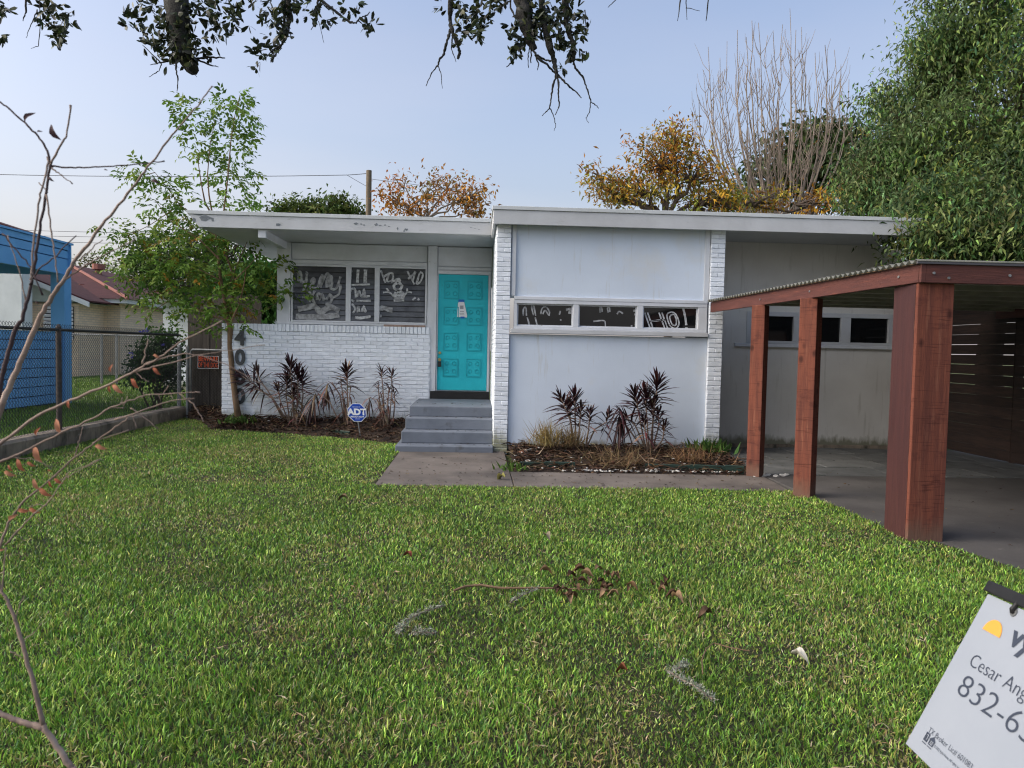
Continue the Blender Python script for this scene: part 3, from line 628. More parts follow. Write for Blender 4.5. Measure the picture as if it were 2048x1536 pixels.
for a, b in ((.565, 1.365), (1.445, 2.285), (2.372, 3.17)):
    MB().box(a, b, YF + .07, YF + .078, 1.818, 2.135).build('pane', M['pane'], wf)
    m_ = MB()
    for (e, f_, h0, h1) in ((a, b, 1.818, 1.836), (a, b, 2.117, 2.135), (a, a + .018, 1.836, 2.117), (b - .018, b, 1.836, 2.117)): m_.box(e, f_, YF + .052, YF + .0695, h0, h1)
    m_.build('sash', M['trim'], wf)
yl = YF + .066
def two(s):  # outline look: a pair of thin strokes
    return [[(x - 13, y) for x, y in s], [(x + 13, y) for x, y in s]]
lw = []
for s in ([(1330, 205), (1380, 350)], [(1460, 205), (1515, 355)], [(1375, 285), (1490, 270)]): lw += two(s)
lw += [[(1560, 200), (1520, 225), (1545, 320), (1600, 350), (1630, 300), (1600, 220), (1560, 200)], [(1560, 225), (1545, 250), (1565, 310), (1600, 320), (1605, 270), (1585, 225), (1560, 225)]]
lw += [[.035, (1665, 160), (1685, 240), (1695, 320)], [.03, (1685, 350), (1710, 350)]]
strokes('painted_lettering', lw, 1000, 580, 4.551, yl, .021, 'chalk')
lw = []
for s in ([(240, 235), (238, 170), (225, 155), (212, 180), (212, 235)], [(325, 235), (305, 140), (290, 135), (290, 170), (305, 230)], [(370, 220), (385, 165), (420, 155), (450, 200), (445, 235)], [(390, 220), (410, 185), (440, 225)],
          [(248, 250), (270, 325)], [(320, 250), (340, 325)], [(540, 225), (550, 190)], [(930, 200), (925, 160), (910, 160), (912, 205)], [(1000, 200), (995, 160), (978, 165), (985, 205)], [(1065, 220), (1085, 195), (1120, 215)]): lw.append(s)
lw += [[.02, (850, 285), (940, 278), (958, 300), (958, 350)], [.04, (600, 180), (640, 175), (650, 200), (620, 205)], [.035, (1215, 185), (1235, 190)], [.02, (545, 272), (560, 274)], [.02, (1190, 325), (1205, 330)], [.03, (1222, 222), (1232, 222)]]
strokes('painted_lettering', lw, 1000, 580, 4.551, yl, .022, 'chalk2')
# recessed wall under the carport
hb('recessed_wall', 'recess', (3.45, 6.75, YR, YR + .2, -.02, 1.66), (3.45, 6.75, YR, YR + .2, 2.15, SOF), (3.45, 4.28, YR, YR + .2, 1.66, 2.15), bevel=0)
hb('sill', 'trim', (4.08, 6.7, YR - .05, YR + .02, 1.60, 1.655), bevel=.005)
rw = hb('carport_window_frame', 'fascia', (4.27, 6.7, YR - .02, YR + .06, 2.09, 2.16), (4.27, 6.7, YR - .02, YR + .06, 1.657, 1.70), (4.27, 4.36, YR - .018, YR + .06, 1.70, 2.09), (5.03, 5.20, YR - .018, YR + .06, 1.70, 2.09), (5.80, 5.96, YR - .018, YR + .06, 1.70, 2.09), (6.58, 6.7, YR - .018, YR + .06, 1.70, 2.09))
for a, b in ((4.36, 5.03), (5.20, 5.80), (5.96, 6.58)): MB().box(a, b, YR + .03, YR + .038, 1.70, 2.09).build('pane', M['pane'], rw)
hb('meter_box', 'greywood', (3.62, 3.74, YR - .10, YR - .002, 1.93, 2.25), bevel=.01)
hb('foundation_strip', 'kerb', (3.54, 6.75, YR - .06, YR - .003, -.02, .055), bevel=.01)
# roof, soffit, fascia
hb('roof', 'drip', (.22, 6.35, 10.53, 22, SOF + .025, RT_Z - .02), (-4.30, .22, 11.88, 22, SOF + .035, RT_Z + .03), bevel=0)
hb('soffit', 'soffit', (.23, 6.35, 10.545, 13.4, SOF, SOF + .024), (-4.28, .229, 11.89, 20, SOF + .012, SOF + .034), bevel=0)
def fasc(name, m, x0, x1, y, z0, z1, th, cut=0.0):
    return MB().add([(x0 + cut, y, z0), (x1, y, z0), (x1, y, z1), (x0, y, z1), (x0 + cut, y + th, z0), (x1, y + th, z0), (x1, y + th, z1), (x0, y + th, z1)],
             [(0, 1, 2, 3), (7, 6, 5, 4), (0, 4, 5, 1), (1, 5, 6, 2), (2, 6, 7, 3), (3, 7, 4, 0)]).build(name, M[m], H, bevel=.004)
fasc('fascia', 'fascia', .20, 6.37, 10.50, 3.215, 3.41, .03)
fasc('drip_edge', 'drip', .185, 6.38, 10.485, 3.413, 3.465, .06)
fasc('fascia', 'fascia', -4.46, .195, 11.85, 3.262, 3.455, .03, .16)
fasc('drip_edge', 'drip', -4.50, .18, 11.835, 3.458, 3.515, .06, .03)
hb('fascia', 'fascia', (.198, .228, 10.532, 11.848, 3.215, 3.41)); hb('drip_edge', 'drip', (.183, .235, 10.547, 11.83, 3.413, 3.465))
hb('fascia', 'fascia', (-4.31, -4.28, 11.885, 20, 3.262, 3.455))
hb('beam', 'trim', (-3.42, -3.30, 11.90, YD - .006, 3.13, 3.255))
pb = MB()                                                       # patches of fascia where the paint has peeled off
def patch(cx, cz, w, h, y):
    k = 9; ring = [(cx + w * .5 * math.cos(6.283 * i / k) * random.uniform(.5, 1.1), y, cz + h * .5 * math.sin(6.283 * i / k) * random.uniform(.4, 1.15)) for i in range(k)]
    pb.prism(ring[::-1], (0, .004, 0))
for (px, py, w, h) in ((556, 449, .11, .05), (712, 447, .08, .045), (722, 448, .02, .04), (728, 450, .02, .03), (752, 449, .06, .05), (760, 451, .05, .02), (770, 450, .04, .02), (778, 453, .05, .02), (795, 457, .03, .06), (812, 459, .07, .05), (808, 462, .03, .03),
                       (942, 455, .02, .02), (950, 457, .02, .012), (958, 459, .03, .012), (395, 428, .22, .07), (410, 436, .25, .09), (388, 440, .06, .09), (425, 440, .05, .05), (385, 425, .05, .03)):
    p = atY(px, py, 11.847); patch(p.x, p.z, w, h, 11.8465)
pb.build('peeled_patches', M['peeled'], H)
# house number 4000 in raised digits
for d_, zt_ in (('4', 1.712), ('0', 1.372), ('0', 1.03), ('0', .70)):
    text(d_, .36, M['digit'], H, 'house_number', (-4.155, YD - .062, zt_ - .245), (1, 0, 0), (0, 0, 1), extrude=.012, bold=.012, sx=.95)
# rooftop vents
def vent(name, px, py, Y, r, top, lb, m='drip'):
    p = atY(px, py, Y); t = thing(name, lb, 'vent', (p.x, Y, 3.47)); 
    MB().tube([(p.x, Y, 3.44), (p.x, Y, top)], r, 12).build('pipe', M[m], t, smooth=False)
    MB().tube([(p.x, Y, top - .06), (p.x, Y, top)], r * 1.25, 12).build('cap', M[m], t)
vent('roof_vent', 752, 430, 18.0, .085, 4.22, 'wide pale roof vent pipe standing beside the utility pole')
vent('roof_vent', 1413, 420, 17.0, .028, 4.75, 'thin grey vent pipe on the flat roof below the bare tree', 'cable')

# entry steps
st = thing('entry_steps', 'grey painted concrete entry steps below the turquoise door', 'steps', (-.43, 11.5, 0))
for k, (xl, yf, z0, z1) in enumerate(((-1.112, 10.48, -.02, .105), (-1.06, 10.78, .105, .272), (-1.03, 11.08, .272, .438), (-1.0, 11.38, .438, .592))):
    MB().box(xl, .258, yf, YD - .046, z0 + .0, z1).build('step', M['step'], st, bevel=.012)

# ---------------------------------------------------------------- carport
cp = thing('carport', 'red-brown stained timber carport with a corrugated metal roof', 'carport', (5.4, 8, 0))
ZB, ZT = 2.062, 2.205
def bx(y): return 3.44 - .13 * (y - 5.75) / 4.75
# big corner post of two boarded faces
MB().box(3.452, 3.742, 5.752, 5.79, -.02, ZB - .002).build('post_board', M['stain'], cp, bevel=.005)
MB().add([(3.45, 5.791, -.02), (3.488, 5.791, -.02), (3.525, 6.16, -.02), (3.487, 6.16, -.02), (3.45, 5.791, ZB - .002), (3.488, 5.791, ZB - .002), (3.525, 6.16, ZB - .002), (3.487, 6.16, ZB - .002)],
         [(0, 3, 2, 1), (4, 5, 6, 7), (0, 1, 5, 4), (1, 2, 6, 5), (2, 3, 7, 6), (3, 0, 4, 7)]).build('post_board', M['stain_shaded'], cp, bevel=.005, label='purple-brown side board of the corner post, its shade darkened into the colour')
MB().box(3.53, 3.735, 5.80, 6.14, -.02, ZB - .004).build('post_core', M['stain'], cp)
def turned_post(cx, cy, s, ang):
    a = Vector((math.cos(ang), math.sin(ang), 0)) * s; b = Vector((-math.sin(ang), math.cos(ang), 0)) * s
    MB().obox(Vector((cx, cy, -.02)) - a / 2 - b / 2, a, b, (0, 0, ZB + .018)).build('post', M['stain'], cp, bevel=.006)
for (x, y, z) in ((3.54, 5.7065, 2.135), (3.66, 5.7065, 2.10), (4.15, 5.7065, 2.13)): MB().tube([(x, y, z), (x, y - .008, z)], .011, 8).build('bolt', M['galv'], cp)
for y in (6.0, 7.55, 8.8): MB().tube([(bx(y) + .002, y, 2.13), (bx(y) - .008, y, 2.13)], .011, 8).build('bolt', M['galv'], cp)
turned_post(3.435, 7.60, .176, math.radians(-42))
turned_post(3.375, 8.83, .160, math.radians(-40))
nx_ = [(bx(5.70) - .002, 5.745), (bx(10.55), 10.55)]
MB().obox((nx_[0][0], 5.743, ZB), (nx_[1][0] - nx_[0][0], nx_[1][1] - 5.743, 0), (.04, .001, 0), (0, 0, ZT - ZB)).build('side_beam', M['stain_h'], cp, bevel=.004)
MB().box(3.482, 7.7, 5.71, 5.75, ZB - .002, ZT - .002).build('front_beam', M['stain_h'], cp, bevel=.004)
MB().box(3.442, 3.481, 5.709, 5.742, ZB - .001, ZT - .003).build('beam_end_block', M['stain_h'], cp, bevel=.003)
MB().box(7.46, 7.5, 5.75, 10.5, ZB, ZT).build('side_beam', M['stain_h'], cp); MB().box(7.4, 7.54, 5.78, 5.92, -.02, ZB - .002).build('post', M['stain'], cp, bevel=.006); MB().box(7.4, 7.54, 9.2, 9.34, -.02, ZB - .002).build('post', M['stain'], cp, bevel=.006)
for k in range(8):
    y = 6.05 + k * .58; MB().box(bx(y) + .045, 7.455, y, y + .09, ZT - .055, ZT - .001).build('rafter', M['rafter'], cp, bevel=.003)
V = []; Fc = []; pitch_ = .088; nseg = int(4.86 / pitch_ * 8)
for i in range(nseg + 1):
    y = 5.685 + 4.86 * i / nseg; z = ZT + .019 + .015 * math.sin(2 * math.pi * (y - 5.685) / pitch_)
    V += [(bx(y) - .05, y, z), (7.6, y, z + .01)]
for i in range(nseg): Fc.append((2 * i, 2 * i + 1, 2 * i + 3, 2 * i + 2))
ro = npmesh('corrugated_roof', np.array(V), np.array(Fc), 4, M['tin'], cp, smooth=True)
sm = ro.modifiers.new('thick', 'SOLIDIFY'); sm.thickness = .003
MB().box(3.40, 7.6, 5.69, 5.709, ZT + .0, ZT + .026).build('roof_edge_flashing', M['cable'], cp)
MB().obox((bx(5.7) - .03, 5.72, ZT + .0005), (nx_[1][0] - nx_[0][0], 4.8, 0), (.02, 0, 0), (0, 0, .004)).build('roof_edge_strip', M['barklight'], cp)
# dark slat fence on the far side
sf = thing('slat_fence', 'dark stained horizontal slat fence at the back of the carport', 'fence', (7.55, 10, 0))
for k in range(16):
    z = .03 + k * .152; gp = random.choice((.002, .004, .009, .010, .003)) if k > 5 else .003
    for j in range(5):
        y0 = 4.2 + j * 2.0; MB().box(7.555, 7.575, y0 + .004, y0 + 1.996, z, z + .152 - gp * random.uniform(.6, 1.3)).build('slat', M['slat'], sf)
for j in range(6): MB().box(7.576, 7.66, 4.16 + j * 2.0, 4.25 + j * 2.0, -.02, 2.45).build('fence_post', M['slat'], sf)

# ---------------------------------------------------------------- left side: kerb wall, chain-link fence, gate
kb = MB()
ys = np.linspace(-2, 14.95, 60)
for i in range(len(ys) - 1):
    w = lambda y, s: .012 * (float(vnoise(y, s, .4, 61)) - .5)
    a, b = ys[i], ys[i + 1]
    P = []
    for y in (a, b): P += [(-5.67 + w(y, 1), y, -.05), (-5.66 + w(y, 2), y, .20 + w(y, 7)), (-5.69 + w(y, 8), y, .235 + w(y, 3)), (-5.87 + w(y, 4), y, .24 + w(y, 5)), (-5.88, y, -.05)]
    kb.add(P, [(k, k + 1, k + 6, k + 5) for k in range(4)])
kw = kb.build('kerb_wall', M['kerb'], smooth=False); tag(kw, 'low stained concrete kerb wall under the chain-link fence', 'wall')

def chain(mb_, p0, p1, z0, z1, wd=.060, r=.0028):
    p0 = Vector(p0); p1 = Vector(p1); L = (p1 - p0).length; d = (p1 - p0) / L; nr = Vector((-d.y, d.x, 0))
    hw = wd / 2; nz = int((z1 - z0) / hw); i = 0
    while i * hw < L - hw:
        pts = []
        for k in range(nz + 1):
            s = i * hw + (hw if (k + i) % 2 else 0); pts.append(p0 + d * s + nr * (.004 if k % 2 else -.004) + Vector((0, 0, z0 + k * hw)))
        mb_.tube(pts, r, 3, cap=False); i += 1
cf = thing('chain_link_fence', 'dark chain-link fence standing on the concrete kerb wall', 'fence', (-5.78, 11, .24))
m_ = MB(); chain(m_, (-5.78, 6.8, 0), (-5.78, 14.9, 0), .23, 1.70); m_.build('wire_mesh', M['wire'], cf, kind='stuff')
MB().tube([(-5.78, 4.5, 1.615), (-5.78, 14.95, 1.625)], .021, 10).build('top_rail', M['wire'], cf, smooth=True)
for y in (4.6, 7.6, 10.68): MB().tube([(-5.78, y, .1), (-5.78, y, 1.66), (-5.78, y, 1.70)], [.036, .036, .012], 12).build('fence_post', M['rustpost'], cf, smooth=False)
MB().tube([(-5.78, 14.9, -.02), (-5.78, 14.9, 1.40), (-5.78, 14.9, 1.44)], [.04, .04, .015], 12).build('fence_post', M['galv'], cf)
MB().tube([(-5.60, 14.84, -.02), (-5.60, 14.84, 1.40), (-5.60, 14.84, 1.43)], [.03, .03, .012], 12).build('fence_post', M['galv'], cf)
# wooden boards behind the gate
wg = thing('wooden_fence', 'weathered grey board fence behind the wire gate', 'fence', (-5.1, 15, 0))
x = -5.66
while x < -4.3:
    MB().box(x, x + .138, 15.0 + random.uniform(0, .012), 15.03, 0, 2.44 + random.uniform(-.03, .02)).build('board', M['greywood'], wg, bevel=.004); x += .142
MB().box(-5.66, -4.3, 15.035, 15.08, .5, .6).build('rail', M['greywood'], wg); MB().box(-5.66, -4.3, 15.035, 15.08, 1.9, 2.0).build('rail', M['greywood'], wg)
wgt = thing('wire_gate', 'galvanised pipe gate with wire mesh in front of the grey boards', 'gate', (-5.1, 14.82, 0))
MB().tube([(-5.53, 14.82, .06), (-5.53, 14.82, 1.32), (-5.50, 14.82, 1.35), (-4.56, 14.82, 1.35), (-4.53, 14.82, 1.32), (-4.53, 14.82, .06), (-5.53, 14.82, .06)], .021, 10).build('gate_frame', M['galv'], wgt, smooth=True)
m_ = MB(); chain(m_, (-5.5, 14.83, 0), (-4.55, 14.83, 0), .09, 1.33); m_.build('wire_mesh', M['wire'], wgt, kind='stuff')
sg = thing('warning_sign', 'black and orange BEWARE OF THE DOG sign hung on the wire gate', 'sign', (-5.18, 14.78, .98))
a, b = atY(395, 711, 14.78), atY(438, 738, 14.78)
MB().box(a.x, b.x, 14.78, 14.784, b.z, a.z).build('sign_plate', M['black'], sg)
text('BEWARE', .135, M['orange'], sg, 'lettering', ((a.x + b.x) / 2, 14.777, (a.z + b.z) / 2 + .018), (1, 0, 0), (0, 0, 1), bold=.001, fit=.37, align='CENTER')
text('OF THE DOG', .135, M['orange'], sg, 'lettering', ((a.x + b.x) / 2, 14.777, b.z + .028), (1, 0, 0), (0, 0, 1), bold=.0, fit=.38, align='CENTER')
m_ = MB()
for (x0, x1, z0, z1) in ((a.x + .006, b.x - .006, b.z + .006, b.z + .011), (a.x + .006, b.x - .006, a.z - .011, a.z - .006), (a.x + .006, a.x + .011, b.z + .011, a.z - .011), (b.x - .011, b.x - .006, b.z + .011, a.z - .011)): m_.box(x0, x1, 14.777, 14.7795, z0, z1)
m_.build('border', M['white'], sg)

# blue neighbouring carport and board fence
bc = thing('blue_carport', 'bright blue boarded carport next door with a deep fascia', 'carport', (-9.8, 16, 0))
for z0, z1 in ((3.04, 3.40), (3.42, 3.60), (3.62, 3.75)): MB().box(-9.84, -9.76 + .02 * (z0 > 3.5), 10.5, 18.5, z0, z1).build('fascia_board', M['blue'], bc, bevel=.004)
MB().box(-14.5, -9.70, 10.4, 18.6, 3.755, 3.80).build('roof', M['blue'], bc); MB().box(-14.5, -9.845, 10.5, 18.4, 3.3, 3.36).build('ceiling', M['bluedark'], bc)
MB().box(-10.0, -9.68, 18.15, 18.45, -.03, 3.038).build('post', M['blue'], bc, bevel=.005); MB().box(-14.5, -9.70, 18.46, 18.50, 3.04, 3.75).build('fascia_board', M['blue'], bc)
bf = thing('blue_board_fence', 'blue horizontal board fence below the blue carport', 'fence', (-9.75, 15, 0))
for k in range(8):
    z = .03 + k * .208; MB().box(-9.80, -9.765, 10.5, 18.13, z, z + .190).build('board', M['blue'], bf, bevel=.003)
MB().box(-9.84, -9.72, 10.5, 18.13, 1.695, 1.735).build('cap_rail', M['blue'], bf)
for y in (11.5, 14.0, 16.5): MB().box(-9.86, -9.805, y, y + .09, -.03, 1.68).build('fence_post', M['bluedark'], bf)
MB().box(-9.90, -9.865, 10.5, 18.13, -.02, 1.65).build('backing', M['bluedark'], bf)

# neighbour's brick house
nh = thing('brick_house', 'beige brick house with red-brown shingle roof beyond the chain-link fence', 'house', (-19, 38, 0))
EX, EY = -15.75, 34.0
MB().box(-26, EX, EY, 52, -.05, 3.15).build('wall', M['nbbrick'], nh)
MB().box(-30, EX + .55, EY - .6, 52.6, 3.15, 3.33).build('eave', M['eave'], nh)
rz = 3.335; pk = 5.35
MB().add([(-27, EY - .7, rz), (EX + .65, EY - .7, rz), (EX + .65, 52.7, rz), (-27, 52.7, rz), (-20.6, EY + 4.8, pk), (-20.6, 48, pk)],
         [(0, 1, 4), (1, 2, 5, 4), (2, 3, 5), (3, 0, 4, 5)]).build('roof', M['shingle'], nh)
MB().tube([(EX + .65, EY - .7, rz + .02), (-20.6, EY + 4.8, pk + .02)], .07, 6).build('hip_cap', M['vent'], nh)
g0 = atY(0, 535, 31.5); g1 = atY(162, 601, 31.5); sl_ = (g0.z - g1.z) / (g1.x - g0.x); gp = g0.x - 3.0; pz = g0.z + 3.0 * sl_
MB().prism([(gp - (g1.x - gp), 31.8, 3.06), (g1.x, 31.8, 3.06), (g1.x, 31.8, g1.z - .1), (gp, 31.8, pz - .1), (gp - (g1.x - gp), 31.8, g1.z - .1)], (0, 2.6, 0)).build('gable_siding', M['siding'], nh)
MB().box(gp - (g1.x - gp), g1.x - .3, 31.9, 34.5, -.05, 3.05).build('wall', M['nbbrick'], nh)
MB().obox((gp, 31.4, pz - .12), (g1.x + .35 - gp, 0, -(g1.x + .35 - gp) * sl_), (0, .08, 0), (0, 0, .2)).build('rake_board', M['eave'], nh)
MB().obox((gp, 31.45, pz + .085), (g1.x + .35 - gp, 0, -(g1.x + .35 - gp) * sl_), (0, 8.5, 0), (0, 0, .06)).build('gable_roof', M['shingle'], nh)
qa, qb = atY(88, 612, 31.85), atY(147, 664, 31.85); MB().box(qa.x, qb.x, 31.86, 31.89, qb.z - .3, qa.z).build('shutter_backing', M['black'], nh)
for k in range(9): MB().obox((qa.x, 31.80, qa.z - .13 - k * .155), (qb.x - qa.x, 0, 0), (0, .04, .03), (0, -.02, .085)).build('shutter_slat', M['white'], nh)
for px, py, r, lb in ((163, 575, .14, None), ):
    p = atY(px, py, 35.3); MB().tube([(p.x, 35.3, p.z - .5), (p.x, 35.3, p.z + .15)], r, 8).build('roof_vent', M['vent'], nh)
p = atY(197, 540, 40.0); MB().tube([(p.x, 40, p.z - .8), (p.x, 40, p.z + .02), (p.x, 40, p.z + .021), (p.x, 40, p.z + .3)], [.16, .16, .30, .30], 10).build('chimney_pipe', M['vent'], nh)
# pipe railing in front of it
rl = thing('pipe_fence', 'pale pipe rail fence in front of the beige brick wall', 'fence', (-13.5, 27, 0))
a = atY(140, 668, 27.0); b = atY(300, 672, 27.0)
MB().tube([(a.x - 3, 27, a.z), (b.x, 27, b.z)], .03, 6).build('rail', M['galv'], rl)
for px in (203, 233): p = atY(px, 668, 27.0); MB().tube([(p.x, 27, -.05), (p.x, 27, p.z)], .05, 6).build('fence_post', M['galv'], rl)
# white outbuilding and far white house
wb_ = thing('white_outbuilding', 'white brick outbuilding partly hidden behind the grey board fence', 'building', (-9, 24, 0))
a = atY(326, 600, 24.0); MB().box(a.x, a.x + 5, 24, 28, -.05, a.z - .05).build('wall', M['brick'], wb_)
MB().box(a.x - .5, a.x + 5.5, 23.5, 28.5, a.z - .045, a.z + .12).build('eave', M['eave'], wb_); MB().add([(a.x - .6, 23.4, a.z + .125), (a.x + 5.6, 23.4, a.z + .125), (a.x + 5.6, 28.6, a.z + .125), (a.x - .6, 28.6, a.z + .125), (a.x + 2, 26, a.z + 1.0), (a.x + 3.6, 26, a.z + 1.0)], [(0, 1, 5, 4), (1, 2, 5), (2, 3, 4, 5), (3, 0, 4)]).build('roof', M['shingle'], wb_)
fh = thing('far_white_house', 'pale house gable showing above the blue carport roof', 'house', (-24, 30, 0))
a = atY(42, 466, 30.0); MB().prism([(a.x, 30, -.05), (a.x - 6, 30, -.05), (a.x - 6, 30, a.z + 1.8), (a.x, 30, a.z)], (0, .7, 0)).build('wall', M['eave'], fh)
MB().obox((a.x + .2, 29.8, a.z + .0), (-6.3, 0, 1.9), (0, 1.1, 0), (0, 0, .08)).build('roof', M['shingle'], fh)

# utility pole and cables
up = thing('utility_pole', 'wooden utility pole rising behind the flat roof', 'pole', (0, 42, 0))
p = atY(738, 341, 42.0); up.location = (p.x, 42, 0)
MB().tube([(p.x, 42, 0), (p.x, 42, p.z)], [.18, .15], 12).build('pole', M['pole'], up)
def cable(pts, r, lb):
    pts = [Vector(q) for q in pts]; P = []
    for i in range(len(pts) - 1):
        for t in np.linspace(0, 1, 9)[:-1]: q = pts[i].lerp(pts[i + 1], t); q.z -= .25 * 4 * t * (1 - t) * (pts[i + 1] - pts[i]).length / 40; P.append(q)
    P.append(pts[-1]); tag(MB().tube(P, r, 5).build('cable', M['cable']), lb, 'cable', 'overhead utility cables')
cable([atY(-150, 345, 44), atY(694, 350, 42), atY(733, 347, 42)], .018, 'long overhead cable reaching the utility pole from the left')
cable([atY(694, 350, 42), atY(734, 373, 42)], .012, 'short drop cable slanting down to the side of the utility pole')
cable([atY(742, 358, 42), atY(980, 384, 40)], .012, 'cable running from the pole into the orange-leaved tree')
for k, (y0, y1) in enumerate(((457, 466), (468, 474), (478, 488))): cable([atY(-40, y0, 48), atY(420, y1, 48)], .014, ('uppermost', 'middle', 'lowest')[k] + ' of the three thin cables above the neighbour roof')

# ---------------------------------------------------------------- trees
def rnd3(n): return unit(rng.normal(size=(n, 3)))
def clumps(center, rad, k, per, spread):
    """leaf positions in k clumps spread through an ellipsoid, more towards its skin"""
    c = rnd3(k) * (rng.random((k, 1)) ** .45) * np.array(rad) + np.array(center)
    P = np.repeat(c, per, axis=0) + rng.normal(0, 1, (k * per, 3)) * spread * np.array([1, 1, .8])
    return c, P
def limb(a, b, sag=.0, n=5, j=.06):
    a = Vector(a); b = Vector(b); L = (b - a).length; pts = []
    for i in range(n + 1):
        t = i / n; p = a.lerp(b, t); w = math.sin(math.pi * t)
        pts.append(p + Vector((random.gauss(0, j), random.gauss(0, j), random.gauss(0, j) + sag)) * L * w)
    return pts
def tree(name, label, base, fork, blobs, leafL, leafW, cols, wts, r0, bark='bark', per=60, spread=.22, group=None, droop=.25, up=0.2, jit=.25, lmat='leaf', twigs=True, twr=.02):
    """blobs: (centre, radii, clumps)"""
    t = thing(name, label, 'tree', (base[0], base[1], base[2]), group)
    MB().tube(limb(base, fork, 0, 5, .02), [r0 * (1 - .07 * i) for i in range(6)], 9).build('trunk', M[bark], t, smooth=True)
    bm = MB(); PP = []; CC = []
    for c, rad, k in blobs:
        bm.tube(limb(fork, c, .04), [r0 * .55 * (1 - .14 * i) for i in range(6)], 6)
        cl, P = clumps(c, rad, k, per, spread)
        if twigs:
            for q in cl[:min(k, 60)]: bm.tube(limb(Vector(c).lerp(Vector(fork), .15), q, .03, 3), [twr * 1.6, twr, twr * .7, twr * .35], 4, cap=False)
        PP.append(P); CC.append(palette(len(cl), cols, wts, jit).repeat(per, axis=0))
    bm.build('branch', M[bark], t, smooth=True)
    P = np.concatenate(PP); n = len(P); cc = np.concatenate(CC) * np.exp(rng.normal(0, .14, (n, 1)))
    D = rnd3(n) + np.array([0, 0, -droop]); N = rnd3(n) + np.array([0, 0, 1.2])
    leaves('crown', P, D, N, leafL * rng.uniform(.6, 1.25, n), leafW * rng.uniform(.7, 1.2, n), cc, M[lmat], t)
    return t
def B(px, py, D, rx, ry, k, rz_=None):
    s = D / F; r_ = (rx * s, (rz_ or rx) * s, ry * s); return (tuple(atD(px, py, D)), r_, k)

# big drooping evergreen on the right
D = 12.5
tree('evergreen_tree', 'large dark green drooping evergreen filling the top right beside the carport', (8.8, 12.3, 0), (8.6, 12.2, 3.2),
     [B(1930, 60, D + .4, 120, 90, 70), B(2060, 150, D - .5, 130, 200, 120), B(1875, 190, D + .6, 62, 90, 52), B(1775, 215, D + .8, 30, 36, 18), B(1900, 300, D, 130, 90, 110), B(1805, 305, D + .5, 58, 70, 50),
      B(1758, 370, D + .5, 48, 56, 48), B(1726, 385, D + .6, 20, 32, 12), B(1748, 318, D + .7, 24, 28, 14), B(1780, 430, D + .3, 36, 26, 22), B(1800, 400, D + .3, 60, 35, 34), B(2040, 360, D - 1.0, 100, 110, 110), B(1900, 420, D - 1.4, 90, 70, 90), B(1990, 470, D - 1.9, 110, 55, 100), B(1870, 480, D - 1.9, 55, 38, 44), B(1885, 95, D + .3, 50, 50, 32), B(2000, -90, D, 170, 110, 60), B(2200, 250, D + .5, 160, 250, 90)],
     0.115, .036, [(.125, .185, .064), (.095, .148, .058), (.185, .24, .076), (.062, .105, .046), (.28, .28, .06)], [5, 5, 3, 3, .14], .24, per=84, spread=.23, droop=.85, jit=.42, twr=.012)
# orange-leaved trees, bare tree and dark tree behind the roof
OR = [(.42, .18, .025), (.50, .29, .04), (.28, .13, .03), (.24, .22, .045), (.40, .34, .07)]
D = 24
tree('autumn_tree', 'tall orange and yellow autumn tree left of the bare tree', tuple(atD(1330, 640, D))[:2] + (0,), atD(1330, 440, D),
     [B(1320, 320, D, 70, 60, 42), B(1280, 380, D, 75, 40, 40), B(1390, 350, D, 60, 60, 34), B(1345, 275, D, 40, 28, 12), B(1225, 395, D, 45, 22, 12), B(1185, 345, D, 16, 20, 4), B(1410, 400, D, 60, 28, 22), B(1200, 375, D, 22, 14, 5), B(1450, 395, D, 50, 30, 12), B(1540, 405, D, 60, 22, 10), B(1640, 405, D, 50, 22, 9)],
     .19, .065, OR, [2.5, 3, 2, 3, 2.5], .16, per=30, spread=.26, twr=.022, droop=.4)
D = 30
tree('dark_evergreen', 'dark evergreen with orange patches behind the bare tree', tuple(atD(1600, 640, D))[:2] + (0,), atD(1600, 440, D),
     [B(1650, 300, D, 55, 50, 40), B(1590, 340, D, 60, 50, 36), B(1690, 270, D, 40, 30, 18), B(1540, 370, D, 60, 45, 26), B(1660, 370, D, 60, 50, 30), B(1560, 290, D, 35, 18, 8), B(1730, 340, D, 40, 60, 20), B(1500, 400, D, 60, 28, 18), B(1680, 330, D - 1, 50, 60, 24), B(1620, 270, D, 40, 25, 12)],
     .34, .15, [(.055, .085, .032), (.07, .105, .04), (.09, .12, .04), (.42, .22, .04)], [5, 4, 2, .5], .2, per=26, spread=.42, twr=.03)
D = 35
tree('autumn_tree', 'thin orange-leaved tree right of the utility pole', tuple(atD(860, 640, D))[:2] + (0,), atD(850, 440, D),
     [B(790, 400, D, 35, 26, 15), B(850, 385, D, 45, 36, 18), B(930, 400, D, 45, 30, 18), B(800, 365, D, 30, 25, 5), B(900, 370, D, 40, 26, 8), B(955, 385, D, 24, 28, 9), B(870, 350, D, 20, 14, 3), B(950, 425, D, 30, 15, 10), B(820, 420, D, 50, 15, 10)],
     .26, .10, [(.50, .23, .04), (.40, .16, .03), (.30, .16, .07), (.28, .22, .07)], [4, 3, 2, 1], .10, per=17, spread=.34, bark='greytwig', twr=.028)
D = 44
tree('green_tree', 'rounded light green tree showing above the roof left of the utility pole', tuple(atD(640, 640, D))[:2] + (0,), atD(640, 470, D),
     [B(670, 420, D, 45, 24, 34), B(610, 425, D, 45, 18, 26), B(560, 425, D, 22, 12, 10), B(700, 430, D, 28, 18, 14), B(650, 450, D, 90, 18, 30)], .30, .14, [(.13, .17, .045), (.10, .14, .035), (.07, .11, .03)], None, .3, per=44, spread=.36, twr=.04)
D = 22
